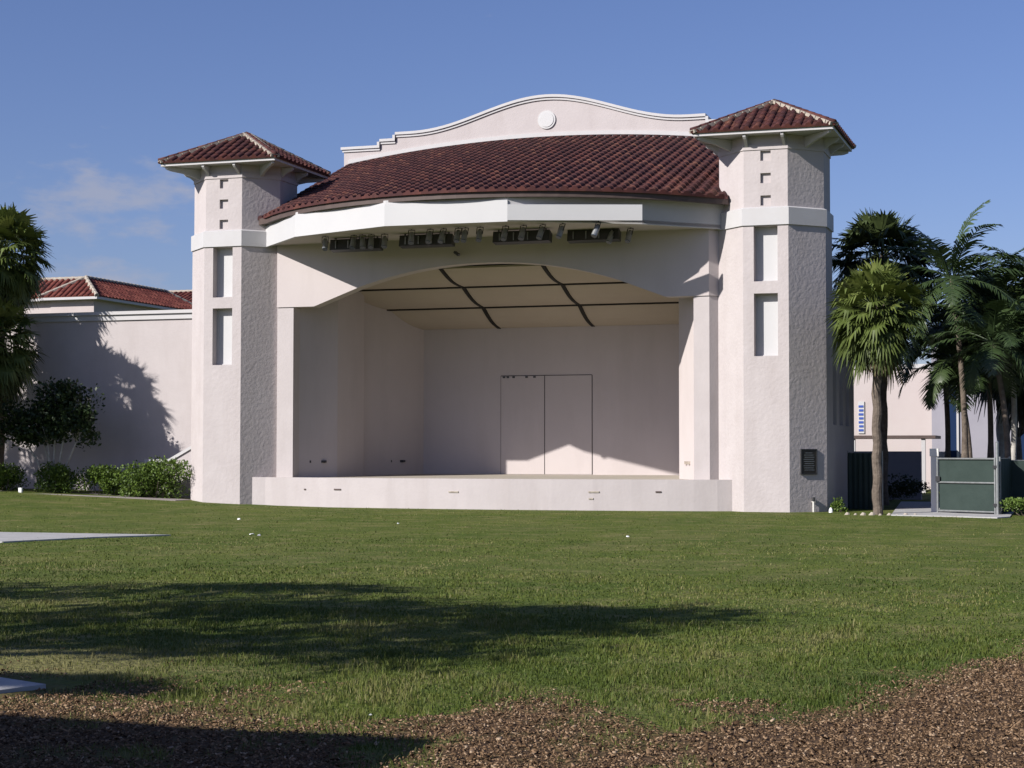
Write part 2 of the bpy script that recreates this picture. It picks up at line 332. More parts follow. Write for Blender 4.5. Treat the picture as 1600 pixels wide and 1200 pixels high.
# mesh from numpy arrays (many small faces)
def np_mesh(name, verts, loops, sizes, rnd, material):
    me = bpy.data.meshes.new(name)
    me.vertices.add(len(verts)); me.vertices.foreach_set('co', verts.astype(np.float32).ravel())
    me.loops.add(len(loops)); me.loops.foreach_set('vertex_index', loops.astype(np.int32))
    me.polygons.add(len(sizes)); st = np.concatenate([[0], np.cumsum(sizes)[:-1]])
    me.polygons.foreach_set('loop_start', st.astype(np.int32)); me.polygons.foreach_set('loop_total', sizes.astype(np.int32))
    me.update(calc_edges=True)
    at = me.attributes.new('rnd', 'FLOAT', 'FACE'); at.data.foreach_set('value', rnd.astype(np.float32))
    me.materials.append(material)
    o = bpy.data.objects.new(name, me); COL.objects.link(o); return o
def grass_field():
    X = []; Y = []; Hh = []; Wd = []; R = []
    # bands: y0, y1, density per m2, height, width
    for y0, y1, den, h, w in ((8.8, 12, 1500, .040, .0065), (12, 15, 1900, .036, .0075), (15, 19, 1100, .032, .010), (19, 26, 330, .026, .014), (26, 36, 90, .022, .018), (36, 53, 22, .018, .022)):
        xa, xb = -.72*y1-1.0, .02*y1+1.5
        n = int((xb-xa)*(y1-y0)*den)
        x = rng.uniform(xa, xb, n); y = rng.uniform(y0, y1, n)
        keep = (x > -.72*y-1.0) & (x < .02*y+1.5)
        x, y = x[keep], y[keep]
        if y0 > 26:
            k = ~((y > 30.6) & (y < 35.2) & (x < -19.2)); x, y = x[k], y[k]
            if y0 >= 38:
                k = (x > -29) | (y < 50); x, y = x[k], y[k]
                k = (y < 51.0) | (x > -27) & (x < -6.5); x, y = x[k], y[k]
        X.append(x); Y.append(y); Hh.append(np.full(len(x), h)); Wd.append(np.full(len(x), w))
    x, y, h, w = map(np.concatenate, (X, Y, Hh, Wd))
    # clumps
    jx = np.interp(x, gx, np.arange(nx)); jy = np.interp(y, gy, np.arange(ny))
    ix, iy = np.clip(np.round(jx).astype(int), 0, nx-1), np.clip(np.round(jy).astype(int), 0, ny-1)
    m = mk[iy, ix]; d = dk[iy, ix]
    z = V[iy, ix, 2]
    cl = np.array([mnoise.noise(Vector((a_*1.8, b_*1.1, 5))) for a_, b_ in zip(x, y)])
    cl2 = np.array([mnoise.noise(Vector((a_*.45, b_*.25, 15))) for a_, b_ in zip(x, y)])
    keep = (rng.random(len(x)) > m*1.25 - .02) & (rng.random(len(x)) > d*.75) & (~((x < -7.6) & (y > 10.8) & (y < 12.4)))
    x, y, z, h, w, cl, cl2, d, m = [q[keep] for q in (x, y, z, h, w, cl, cl2, d, m)]
    n = len(x); cl3 = np.array([mnoise.noise(Vector((a_*5.5, b_*3.2, 25))) for a_, b_ in zip(x, y)])
    h = h*rng.uniform(.4, 1.35, n)*(1+cl*1.0)*(1+np.clip(cl3, -.5, .6)*.7)*(1 - .35*d); lg = rng.random(n) < .02; h[lg] *= 2.2
    w = w*rng.uniform(.7, 1.3, n)
    th = rng.uniform(0, 2*np.pi, n); ln = rng.uniform(0, 2*np.pi, n); tilt = rng.uniform(.1, .75, n)
    bx, by = np.cos(th)*w/2, np.sin(th)*w/2
    tx, ty = np.cos(ln)*h*tilt, np.sin(ln)*h*tilt
    v = np.zeros((n, 5, 3))
    v[:, 0] = np.stack([x-bx, y-by, z-.004], -1); v[:, 1] = np.stack([x+bx, y+by, z-.004], -1)
    v[:, 2] = np.stack([x+bx*.75+tx*.4, y+by*.75+ty*.4, z+h*.6], -1); v[:, 3] = np.stack([x-bx*.75+tx*.4, y-by*.75+ty*.4, z+h*.6], -1)
    v[:, 4] = np.stack([x+tx*1.2, y+ty*1.2, z+h*.95], -1)
    b = np.arange(n)*5
    lo = np.stack([b, b+1, b+2, b+3, b+3, b+2, b+4], -1).ravel()
    sz = np.tile([4, 3], n)
    r = np.clip(.42 + cl*.40 + cl2*.75 + cl3*.30 + rng.normal(0, .13, n) + d*.35, 0, .92); dead = rng.random(n) < .035 + d*.30 + m*.2 + .10*(cl2 > .22); r[dead] = rng.uniform(.85, 1, dead.sum())
    o = np_mesh('grass', v.reshape(-1, 3), lo, sz, np.repeat(r, 2), M['grass']); tag(o, 'short green lawn grass', 'grass', kind='stuff')
grass_field()
def chip_field():
    n = 190000
    x = rng.uniform(-12, 3.5, n); y = 8.6 + (rng.random(n)**1.15)*11
    k = (x > -.72*y-1) & (x < .03*y+1.6); x, y = x[k], y[k]
    ix = np.clip(np.round(np.interp(x, gx, np.arange(nx))).astype(int), 0, nx-1); iy = np.clip(np.round(np.interp(y, gy, np.arange(ny))).astype(int), 0, ny-1)
    m = mk[iy, ix]; k = (rng.random(len(x)) < m*1.1-.05) & (~((x < -7.7) & (y > 10.9) & (y < 12.3)))
    x, y, z = x[k], y[k], V[iy[k], ix[k], 2]; n = len(x)
    L = rng.uniform(.008, .026, n)*np.where(rng.random(n) < .05, 2.2, 1); Wd = L*rng.uniform(.3, .7, n); T = rng.uniform(.003, .008, n)
    th = rng.uniform(0, 2*np.pi, n); p1 = rng.normal(0, .35, n); p2 = rng.normal(0, .35, n)
    ux = np.stack([np.cos(th), np.sin(th), p1], -1)*L[:, None]/2; vx = np.stack([-np.sin(th), np.cos(th), p2], -1)*Wd[:, None]/2
    nn = np.cross(ux, vx); nn /= np.linalg.norm(nn, axis=1)[:, None]; c = np.stack([x, y, z+.006+rng.uniform(0, .012, n)], -1)
    t_ = nn*T[:, None]
    v = np.stack([c-ux-vx, c+ux-vx*.6, c+ux*.9+vx, c-ux*.8+vx, c-ux-vx+t_, c+ux-vx*.6+t_, c+ux*.9+vx+t_, c-ux*.8+vx+t_], 1)
    b = (np.arange(n)*8)[:, None]
    q = np.array([4,5,6,7, 0,1,5,4, 1,2,6,5, 2,3,7,6, 3,0,4,7])
    o = np_mesh('mulch', v.reshape(-1, 3), (b+q).ravel(), np.full(n*5, 4), np.repeat(np.clip(rng.beta(1.6, 2.2, n), 0, 1), 5), M['chips']); tag(o, 'brown wood chip mulch in the foreground', 'mulch', kind='stuff')
chip_field()

# ------------------------------------------------------------ tiled roof meshes
PROF = [(0, 0), (.055, .004), (.075, .045), (.105, .072), (.15, .084), (.195, .072), (.225, .045), (.245, .004)]
def plane_tiles(b, origin, ud, sd_, n_, width, length_at, period=.3, course=.38, amp=1.0, lift=.025):
    """barrel tiles: ud across, sd_ up the slope, n_ normal; length_at(u) gives the run up the slope"""
    origin, ud, sd_, n_ = map(Vector, (origin, ud, sd_, n_))
    k = period/.3
    us = []
    i = 0
    while i*period < width - 1e-6:
        for o_, h in PROF:
            u = i*period + o_*k
            if u <= width: us.append((u, h*k*amp, i))
        i += 1
    us.append((width, 0, i))
    Lm = max(length_at(u) for u, _, _ in us)
    rows = []
    c = 0; s = 0
    while s < Lm:
        rows.append((s, lift, c)); rows.append((min(s+course, Lm)-.002, 0, c)); s += course; c += 1
    rn = {}
    vs = []; nu = len(us)
    for s, l, c in rows:
        for u, h, i in us:
            ss = min(s, length_at(u)); vs.append(origin + ud*u + sd_*ss + n_*(h+l))
    for u, h, i in us: vs.append(origin + ud*u - n_*.03)
    fs = []; rr = []
    for r_ in range(len(rows)-1):
        for q in range(nu-1):
            if rows[r_][0] >= max(length_at(us[q][0]), length_at(us[q+1][0]))-1e-4: continue
            fs.append((r_*nu+q, r_*nu+q+1, (r_+1)*nu+q+1, (r_+1)*nu+q))
            kx = (us[q][2], rows[r_][2])
            if kx not in rn: rn[kx] = random.random()
            rr.append(rn[kx])
    base = len(rows)*nu
    for q in range(nu-1): fs.append((base+q, base+q+1, q+1, q)); rr.append(.75)
    b0 = len(b.v); b.v += [tuple(p) for p in vs]
    for f_, r_ in zip(fs, rr): b.f.append(tuple(b0+j for j in f_)); b.r.append(r_); b.mi.append(0)
def ridge_tiles(b, p, q, r=.1, seg=.36, mi=0):
    p, q = Vector(p), Vector(q); L = (q-p).length; n = max(1, int(L/seg)); d = (q-p)/n
    for i in range(n):
        a_ = p+d*i; c = p+d*(i+1.08)
        b.tube([a_, c], [r*1.08, r*.9], n=8, r=random.random(), mi=mi)

# ------------------------------------------------------------ bandshell
BS = thing('bandshell', 'pink stucco bandshell with open stage between two tile-roofed towers', 'bandshell', (-18.5, 55, 0))
CX = -18.85
# -- stage front wall (shallow convex curve)
SW = [(-27.0,53.8),(-26.5,53.82),(-25.8,53.72),(-25,53.6),(-24,53.42),(-23,53.28),(-21.8,53.12),(-20.4,53.0),(-19,52.93),(-17.6,52.93),(-16.2,53.0),(-14.9,53.12),(-13.7,53.27),(-12.6,53.46),(-11.8,53.62),(-11.1,53.8),(-10.6,54.0)]
def stage_pts(off=0):
    pts = []
    for k in range(17):
        x, y = SW[k]
        pts.append((x, y + off))
    return pts
fp = stage_pts(); bpz = stage_pts(.22)
b = MB()
for i in range(16):
    b.prism([fp[i], fp[i+1], bpz[i+1], bpz[i]], -.3, 1.02)
sw = b.build('stage_wall', M['stucco'], BS)
b = MB(); poly = [(x, y+.222) for x, y in fp] + [(-13.2, 61.5), (-24.4, 61.5)]
b.prism(poly, .3, [.99]*17 + [1.06, 1.06]); b.build('stage_floor', M['deck'], BS)
for x, w_, z, k in ((-24.93, .07, .63, 0), (-23.66, .26, .64, 0), (-19.45, .34, .60, 1), (-14.86, .34, .63, 0), (-14.95, .14, .42, 1), (-12.87, .17, .64, 0)):
    y = np.interp(x, [p[0] for p in fp], [p[1] for p in fp]); b = MB()
    slope = (np.interp(x+.1, [p[0] for p in fp], [p[1] for p in fp])-y)/.1
    b.prism([(x-w_/2, y-w_/2*slope-.025), (x+w_/2, y+w_/2*slope-.025), (x+w_/2, y+w_/2*slope+.01), (x-w_/2, y-w_/2*slope+.01)], z-.022, z+.022)
    b.build('outlet_cover', M['gutter'] if not k and x < -15 or x > -13 else M['mortar'], sw)
# -- shell interior
def mir(x): return 2*CX - x
Zc = [(55.2, 8.0), (57.4, 7.59), (59.5, 7.05), (61.36, 6.42)]      # ceiling profile
b = MB()
b.box(-23.75, mir(-23.75), 61.36, 61.48, .8, 6.7)
bw = b.build('back_wall', M['smooth_stucco'], BS)
b = MB()                                                            # loading door: two leaves as thin seams and slabs
for x0, x1 in ((-20.69, -19.03), (-19.0, -17.24)): b.box(x0, x1, 61.345, 61.38, 1.07, 4.65)
dr = b.build('stage_door', M['smooth_stucco'], bw)
b = MB(); b.box(-19.029, -19.001, 61.348, 61.37, 1.07, 4.65); b.box(-17.239, -17.215, 61.348, 61.37, 1.07, 4.66); b.box(-20.69, -17.24, 61.348, 61.37, 4.652, 4.672); b.box(-20.705, -20.691, 61.352, 61.37, 1.07, 4.66)
b.build('door_seam', M['dark'], bw)
for x in (-20.57, -20.42, -20.2, -19.7, -19.4):
    b = MB(); b.box(x-.045, x+.045, 61.31, 61.345, 4.58, 4.64); b.build('door_bracket', M['black'], bw)
for side in (0, 1):
    fx = (lambda x: x) if side == 0 else mir
    def wallseg(name, p, q, z0, z1a, z1b, th=.12):
        p, q = Vector((fx(p[0]), p[1], 0)), Vector((fx(q[0]), q[1], 0)); d = (q-p).normalized()
        n = Vector((d.y, -d.x, 0)) * (-1 if side == 0 else 1)*th
        b = MB(); pl = [p.xy, q.xy, (q+n).xy, (p+n).xy]
        b.prism(pl, z0, [z1a, z1b, z1b, z1a]); return b.build(name, M['smooth_stucco'], BS)
    w1 = wallseg('splayed_wall', (-25.84, 54.52), (-24.88, 56.08), .8, 8.05, 8.05)
    w2 = wallseg('side_wall', (-24.88, 56.08), (-24.67, 57.78), .8, 7.95, 7.65)
    w3 = wallseg('side_wall', (-25.10, 57.7), (-23.73, 61.36), .8, 7.6, 6.65)
    wallseg('pier_return', (-24.675, 57.79), (-25.3, 57.86), .8, 7.65, 7.65, th=-.1)
    if side == 0:
        for par, x, y, w_ in ((w1, -25.46, 55.14, .05), (w1, -25.17, 55.6, .16), (w3, -24.35, 59.72, .05), (w3, -24.14, 60.25, .2)):
            b = MB(); b.box(x-w_*.35, x+w_*.45, y-w_/2, y+w_/2, 1.5, 1.58); b.build('wall_outlet', M['black'], par)
    else:
        for x, y in ((-12.28, 55.2), (-12.43, 55.44)):
            b = MB(); b.box(x-.07, x+.05, y-.05, y+.05, 1.48, 1.58); b.build('wall_outlet', M['mortar'], w1)
# ceiling: three bays of gently curved panels with dark slots between them
b = MB()
xs = [-25.5, -20.82, -20.70, -17.24, -17.12, -12.3]
for bay in range(3):
    y0, z0 = Zc[bay]; y1, z1 = Zc[bay+1]; y0 += .10; y1 -= .02
    for c in (0, 2, 4):
        x0, x1 = xs[c], xs[c+1]
        for k in range(6):
            f0, f1 = k/6, (k+1)/6
            zz = lambda f_: z0 + (z1-z0)*f_ - .115*math.sin(math.pi*f_)*(1 if 1 else 0)
            yy = lambda f_: y0 + (y1-y0)*f_
            b.add([(x0, yy(f0), zz(f0)), (x1, yy(f0), zz(f0)), (x1, yy(f1), zz(f1)), (x0, yy(f1), zz(f1)),
                   (x0, yy(f0), zz(f0)+.06), (x1, yy(f0), zz(f0)+.06), (x1, yy(f1), zz(f1)+.06), (x0, yy(f1), zz(f1)+.06)],
                  [(0,3,2,1), (4,5,6,7), (0,1,5,4), (1,2,6,5), (2,3,7,6), (3,0,4,7)])
ce = b.build('ceiling', M['ceil'], BS, fix=True)
b = MB()
for y, z in Zc[1:3]: b.box(-25.5, -12.2, y-.05, y+.14, z-.045, z+.12)
b.box(-25.7, -12.0, 54.7, 61.45, 8.3, 8.4); 
for x in (-20.76, -17.18):
    for (y0, z0), (y1, z1) in zip(Zc[:-1], Zc[1:]):
        for k in range(6):
            f0, f1 = k/6, (k+1)/6; zz = lambda f_: z0 + (z1-z0)*f_ - .115*math.sin(math.pi*f_)
            b.bar((x, y0+(y1-y0)*f0, zz(f0)+.02), (x, y0+(y1-y0)*f1, zz(f1)+.02), .12, .09)
b.build('ceiling_slot', M['dark'], BS)
# -- portal columns and the arched header
XL, XR, IL, IR = -26.30, -11.43, -25.70, -11.93
for x0, x1 in ((XL, IL), (IR, XR)):
    b = MB()
    if x0 > -15: b.prism([(x0, 54.25), (x1, 54.25), (x1+.26, 54.52), (x1+.26, 54.8), (x0, 54.8)], .95, 6.75)
    else: b.prism([(x0, 54.25), (x1, 54.25), (x1, 54.8), (x0-.2, 54.8)], .95, 6.75)
    b.build('column', M['stucco'], BS)
arch = [(XL, 6.76), (-24.93, 6.76), (-23.32, 7.35)]
for k in range(1, 24):
    x = -23.32 + (mir(-23.32)+23.32)*k/24; tt = (x-CX)/4.47
    arch.append((x, 7.35 + .69*(1-abs(tt)**2.1)))
arch += [(mir(-23.32), 7.35), (mir(-24.93)-.05, 6.76), (XR, 6.76)]
b = MB()
n = len(arch)
vs = []
HY0, HY1 = 54.21, 54.72
for x, z in arch: vs += [(x, HY0, z), (x, HY0, 8.88), (x, HY1, z), (x, HY1, 8.88)]
fs = []
for i in range(n-1):
    A, B = 4*i, 4*(i+1); fs += [(A, B, B+1, A+1), (A+2, A+3, B+3, B+2), (A, A+2, B+2, B), (A+1, B+1, B+3, A+3)]
fs += [(0, 1, 3, 2), (4*n-4, 4*n-2, 4*n-1, 4*n-3)]
b.add(vs, fs); b.prism([(XR+.001, HY0), (XR+.30, 54.51), (XR+.30, HY1), (XR+.001, HY1)], 6.761, 8.879)
b.build('arched_header', M['smooth_stucco'], BS)
b = MB(); b.box(IL, IR, 54.75, 61.5, 8.45, 8.55); b.build('attic_floor', M['smooth_stucco'], BS)
# -- canopy
FV = [(-26.66, 54.16), (-24.49, 51.87), (-20.73, 50.29), (-16.80, 50.41), (-13.11, 52.37), (-10.82, 54.5)]
def off_poly(pts, d):
    out = []
    for i, p in enumerate(pts):
        c = Vector((CX, 58)); v = (Vector(p)-c).normalized(); out.append((p[0]+v.x*d, p[1]+v.y*d))
    return out
b = MB(); b.prism(FV + [(-10.82, 55.2), (-26.66, 55.2)], 8.87, 8.97); b.build('canopy_soffit', M['smooth_stucco'], BS)
fo, fi = FV, off_poly(FV, -.15)
b = MB()
for i in range(5): b.prism([fo[i], fo[i+1], fi[i+1], fi[i]], 8.84, 9.62)
fa = b.build('fascia', M['white'], BS)
po_ = off_poly(FV, .05); pi_ = off_poly(FV, .004)
for i in range(3):
    b = MB(); b.prism([po_[i], po_[i+1], pi_[i+1], pi_[i]], 8.82, [9.52 if i < 2 else 9.50, 9.48, 9.48, 9.52 if i < 2 else 9.50]); b.build('fascia_board', M['panel'], fa)
b = MB(); p4 = [(-16.79, 50.36), (-12.93, 51.67), (-12.96, 51.75), (-16.82, 50.44)]
b.prism(p4, 8.86, 9.34); b.build('fascia_board', M['panel'], fa)
def eave(x, R=10.04, cy=60.1):
    return min(53.96, cy - math.sqrt(max(.01, R*R-(x+18.8)**2)))
gxs = [-26.95 + 16.18*k/32 for k in range(33)]
b = MB()
for i in range(32):
    x0, x1 = gxs[i], gxs[i+1]
    b.prism([(x0, eave(x0)+.06), (x1, eave(x1)+.06), (x1, eave(x1)+.22), (x0, eave(x0)+.22)], 9.56, 9.765)
b.build('gutter', M['gutter'], BS)
# -- main tiled roof, barrels running straight back
def zb(x): return 13.38 - .0098*(x+19.0)**2
b = MB()
us = []
per = .3
nb = 54
x0r = -26.97
for i in range(nb):
    for o_, h in PROF:
        x = x0r + i*per + o_
        if x < -10.77: us.append((x, h, i))
us.append((-10.77, 0, nb))
NC = 30
vs = []; rowm = []
for c in range(NC):
    for fr, l in ((0, .03), (.985, 0)):
        f_ = (c+fr)/NC
        for x, h, i in us:
            y0 = eave(x)-.02; y1 = 61.59
            # courses keep an even length down the slope, counted from the back
            y = y1 - (y1-49.7)*(1-f_)
            y = max(y, y0)
            s_ = (y-y0)/(y1-y0)
            z = 9.765 + (zb(x)-9.765)*s_
            vs.append((x, y, z+h+(l if y > y0 else .03)))
        rowm.append(c)
nu = len(us); rn = {}; fs = []; rr = []
for r_ in range(len(rowm)-1):
    for q in range(nu-1):
        i0 = r_*nu+q
        if abs(vs[i0][1]-vs[i0+nu][1]) < 1e-6 and abs(vs[i0+1][1]-vs[i0+nu+1][1]) < 1e-6 and vs[i0][1] <= eave(us[q][0])+.001: continue
        kx = (us[q][2], rowm[r_])
        rn.setdefault(kx, random.random()); fs.append((i0, i0+1, i0+nu+1, i0+nu)); rr.append(rn[kx])
basei = len(vs)
for x, h, i in us: vs.append((x, eave(x)-.02, 9.725))
for x, h, i in us: vs.append((x, eave(x)-.02, 9.765+h+.03))
for q in range(nu-1): fs.append((basei+q, basei+q+1, basei+nu+q+1, basei+nu+q)); rr.append(.2 + .7*((us[q][2]*37 % 11)/11))
b.v = vs; b.f = fs; b.r = rr; b.mi = [0]*len(fs)
mr = b.build('main_roof', M['tile'], BS, fix=False)
b = MB()                                                            # deck under the tiles and gable closing
for i in range(32):
    x0, x1 = gxs[i], gxs[i+1]
    ya, yb = eave(x0)+.1, eave(x1)+.1
    b.add([(x0, ya, 9.675), (x1, yb, 9.675), (x1, 61.57, zb(x1)-.08), (x0, 61.57, zb(x0)-.08)], [(0, 1, 2, 3)])
b.add([(-26.95, eave(-26.95)+.1, 9.675), (-26.95, 61.57, zb(-26.95)-.08), (-26.95, 61.57, 0), (-26.95, 56.9, 0), (-26.95, 56.9, 9.6)], [(0, 1, 2, 3, 4)])
b.add([(-10.77, eave(-10.77)+.1, 9.675), (-10.77, 61.57, zb(-10.77)-.08), (-10.77, 61.57, 0), (-10.77, 56.9, 0), (-10.77, 56.9, 9.6)], [(0, 1, 2, 3, 4)])
b.box(-26.9, -26.5, 55.0, 57.2, 0, 9.6)
b.build('roof_deck', M['stucco'], BS)
# -- parapet with stepped and curved top
def par_profile():
    pts = [(-27.09, 13.42), (-25.6, 13.42), (-25.6, 13.65), (-24.97, 13.65), (-24.97, 13.88), (-24.38, 13.88)]
    for k in range(1, 21):
        f_ = k/20; x = -24.38 + f_*(24.38-19.02); pts.append((x, 13.88 + 1.055*(.5-.5*math.cos(math.pi*min(1, f_**1.05)))))
    L = pts; R_ = [(2*-19.02-x, z) for x, z in reversed(L[:-1])]
    return L + R_
pp = par_profile()
b = MB()
for (xa, za), (xb, zb_) in zip(pp[:-1], pp[1:]):
    if xb-xa < 1e-6: continue
    b.add([(xa, 61.57, 0), (xb, 61.57, 0), (xb, 61.57, zb_), (xa, 61.57, za), (xa, 61.97, 0), (xb, 61.97, 0), (xb, 61.97, zb_), (xa, 61.97, za)],
          [(0,1,2,3), (7,6,5,4), (3,2,6,7)])
b.quad((-27.09, 61.57, 0), (-27.09, 61.97, 0), (-27.09, 61.97, 13.42), (-27.09, 61.57, 13.42)); b.quad((-10.95, 61.57, 0), (-10.95, 61.97, 0), (-10.95, 61.97, 13.42), (-10.95, 61.57, 13.42))
pa = b.build('parapet', M['stucco'], BS)
b = MB()
def cap_run(y0, y1, dz0, dz1, grow):
    for (xa, za), (xb, zb_) in zip(pp[:-1], pp[1:]):
        if xb-xa < 1e-6:
            lo, hi = min(za, zb_), max(za, zb_); s_ = 1 if zb_ > za else -1
            xo = xa - s_*grow
            b.box(min(xa, xo), max(xa, xo), y0+.001, y1-.001, lo+dz0+.001, hi+dz0+.001); continue
        e0 = grow if xa < -27.0 else 0; e1 = grow if xb > -11.0 else 0
        b.add([(xa-e0, y0, za+dz0), (xb+e1, y0, zb_+dz0), (xb+e1, y0, zb_+dz1), (xa-e0, y0, za+dz1), (xa-e0, y1, za+dz0), (xb+e1, y1, zb_+dz0), (xb+e1, y1, zb_+dz1), (xa-e0, y1, za+dz1)],
              [(0,1,2,3), (7,6,5,4), (3,2,6,7), (0,4,5,1), (0,3,7,4), (1,5,6,2)])
cap_run(61.47, 62.07, -.05, .05, .10); cap_run(61.52, 61.569, -.14, -.052, .05)
b.build('cap_moulding', M['white'], pa)
b = MB()                                                            # flashing where the roof meets the parapet
for k in range(32):
    x0, x1 = -26.9+16.05*k/32, -26.9+16.05*(k+1)/32
    b.prism([(x0, 61.51), (x1, 61.51), (x1, 61.57), (x0, 61.57)], [zb(x0)+.06, zb(x1)+.06]*2, [zb(x0)+.20, zb(x1)+.20, zb(x1)+.20, zb(x0)+.20])
b.build('flashing', M['white'], pa)
b = MB(); rr_ = .34
b.add([(-19.0+rr_*math.cos(t_), 61.52, 14.06+rr_*math.sin(t_)) for t_ in [2*math.pi*k/32 for k in range(32)]] + [(-19.0+rr_*math.cos(t_), 61.59, 14.06+rr_*math.sin(t_)) for t_ in [2*math.pi*k/32 for k in range(32)]],
      [tuple(range(32))] + [(k, (k+1) % 32, 32+(k+1) % 32, 32+k) for k in range(32)])
b.add([(-19.0+rr_*.8*math.cos(t_), 61.50, 14.06+rr_*.8*math.sin(t_)) for t_ in [2*math.pi*k/32 for k in range(32)]] + [(-19.0+rr_*.8*math.cos(t_), 61.52, 14.06+rr_*.8*math.sin(t_)) for t_ in [2*math.pi*k/32 for k in range(32)]],
      [tuple(range(32))] + [(k, (k+1) % 32, 32+(k+1) % 32, 32+k) for k in range(32)])
b.build('medallion', M['panel'], pa)

# -- towers
T8 = math.tan(math.pi/8)
def octv(a_): return [(-a_*T8, -a_), (a_*T8, -a_), (a_, -a_*T8), (a_, a_*T8), (a_*T8, a_), (-a_*T8, a_), (-a_, a_*T8), (-a_, -a_*T8)]
def holed(b, P0, ud, W_, z0, z1, holes, depth, nrm):
    """vertical face with rectangular openings (u0,u1,z0,z1) and reveals"""
    P0, ud, nrm = Vector(P0), Vector(ud), Vector(nrm)
    us_ = sorted({0, W_, *[h[0] for h in holes], *[h[1] for h in holes]}); zs_ = sorted({z0, z1, *[h[2] for h in holes], *[h[3] for h in holes]})
    pt = lambda u, z, d=0: P0 + ud*u + Vector((0, 0, z)) - nrm*d
    for u0, u1 in zip(us_[:-1], us_[1:]):
        for a0, a1 in zip(zs_[:-1], zs_[1:]):
            if any(h[0] <= u0 and u1 <= h[1] and h[2] <= a0 and a1 <= h[3] for h in holes): continue
            b.quad(pt(u0, a0), pt(u1, a0), pt(u1, a1), pt(u0, a1))
    for h in holes:
        d = depth
        b.quad(pt(h[0], h[2]), pt(h[0], h[3]), pt(h[0], h[3], d), pt(h[0], h[2], d)); b.quad(pt(h[1], h[2]), pt(h[1], h[3]), pt(h[1], h[3], d), pt(h[1], h[2], d))
        b.quad(pt(h[0], h[2]), pt(h[1], h[2]), pt(h[1], h[2], d), pt(h[0], h[2], d)); b.quad(pt(h[0], h[3]), pt(h[1], h[3]), pt(h[1], h[3], d), pt(h[0], h[3], d))
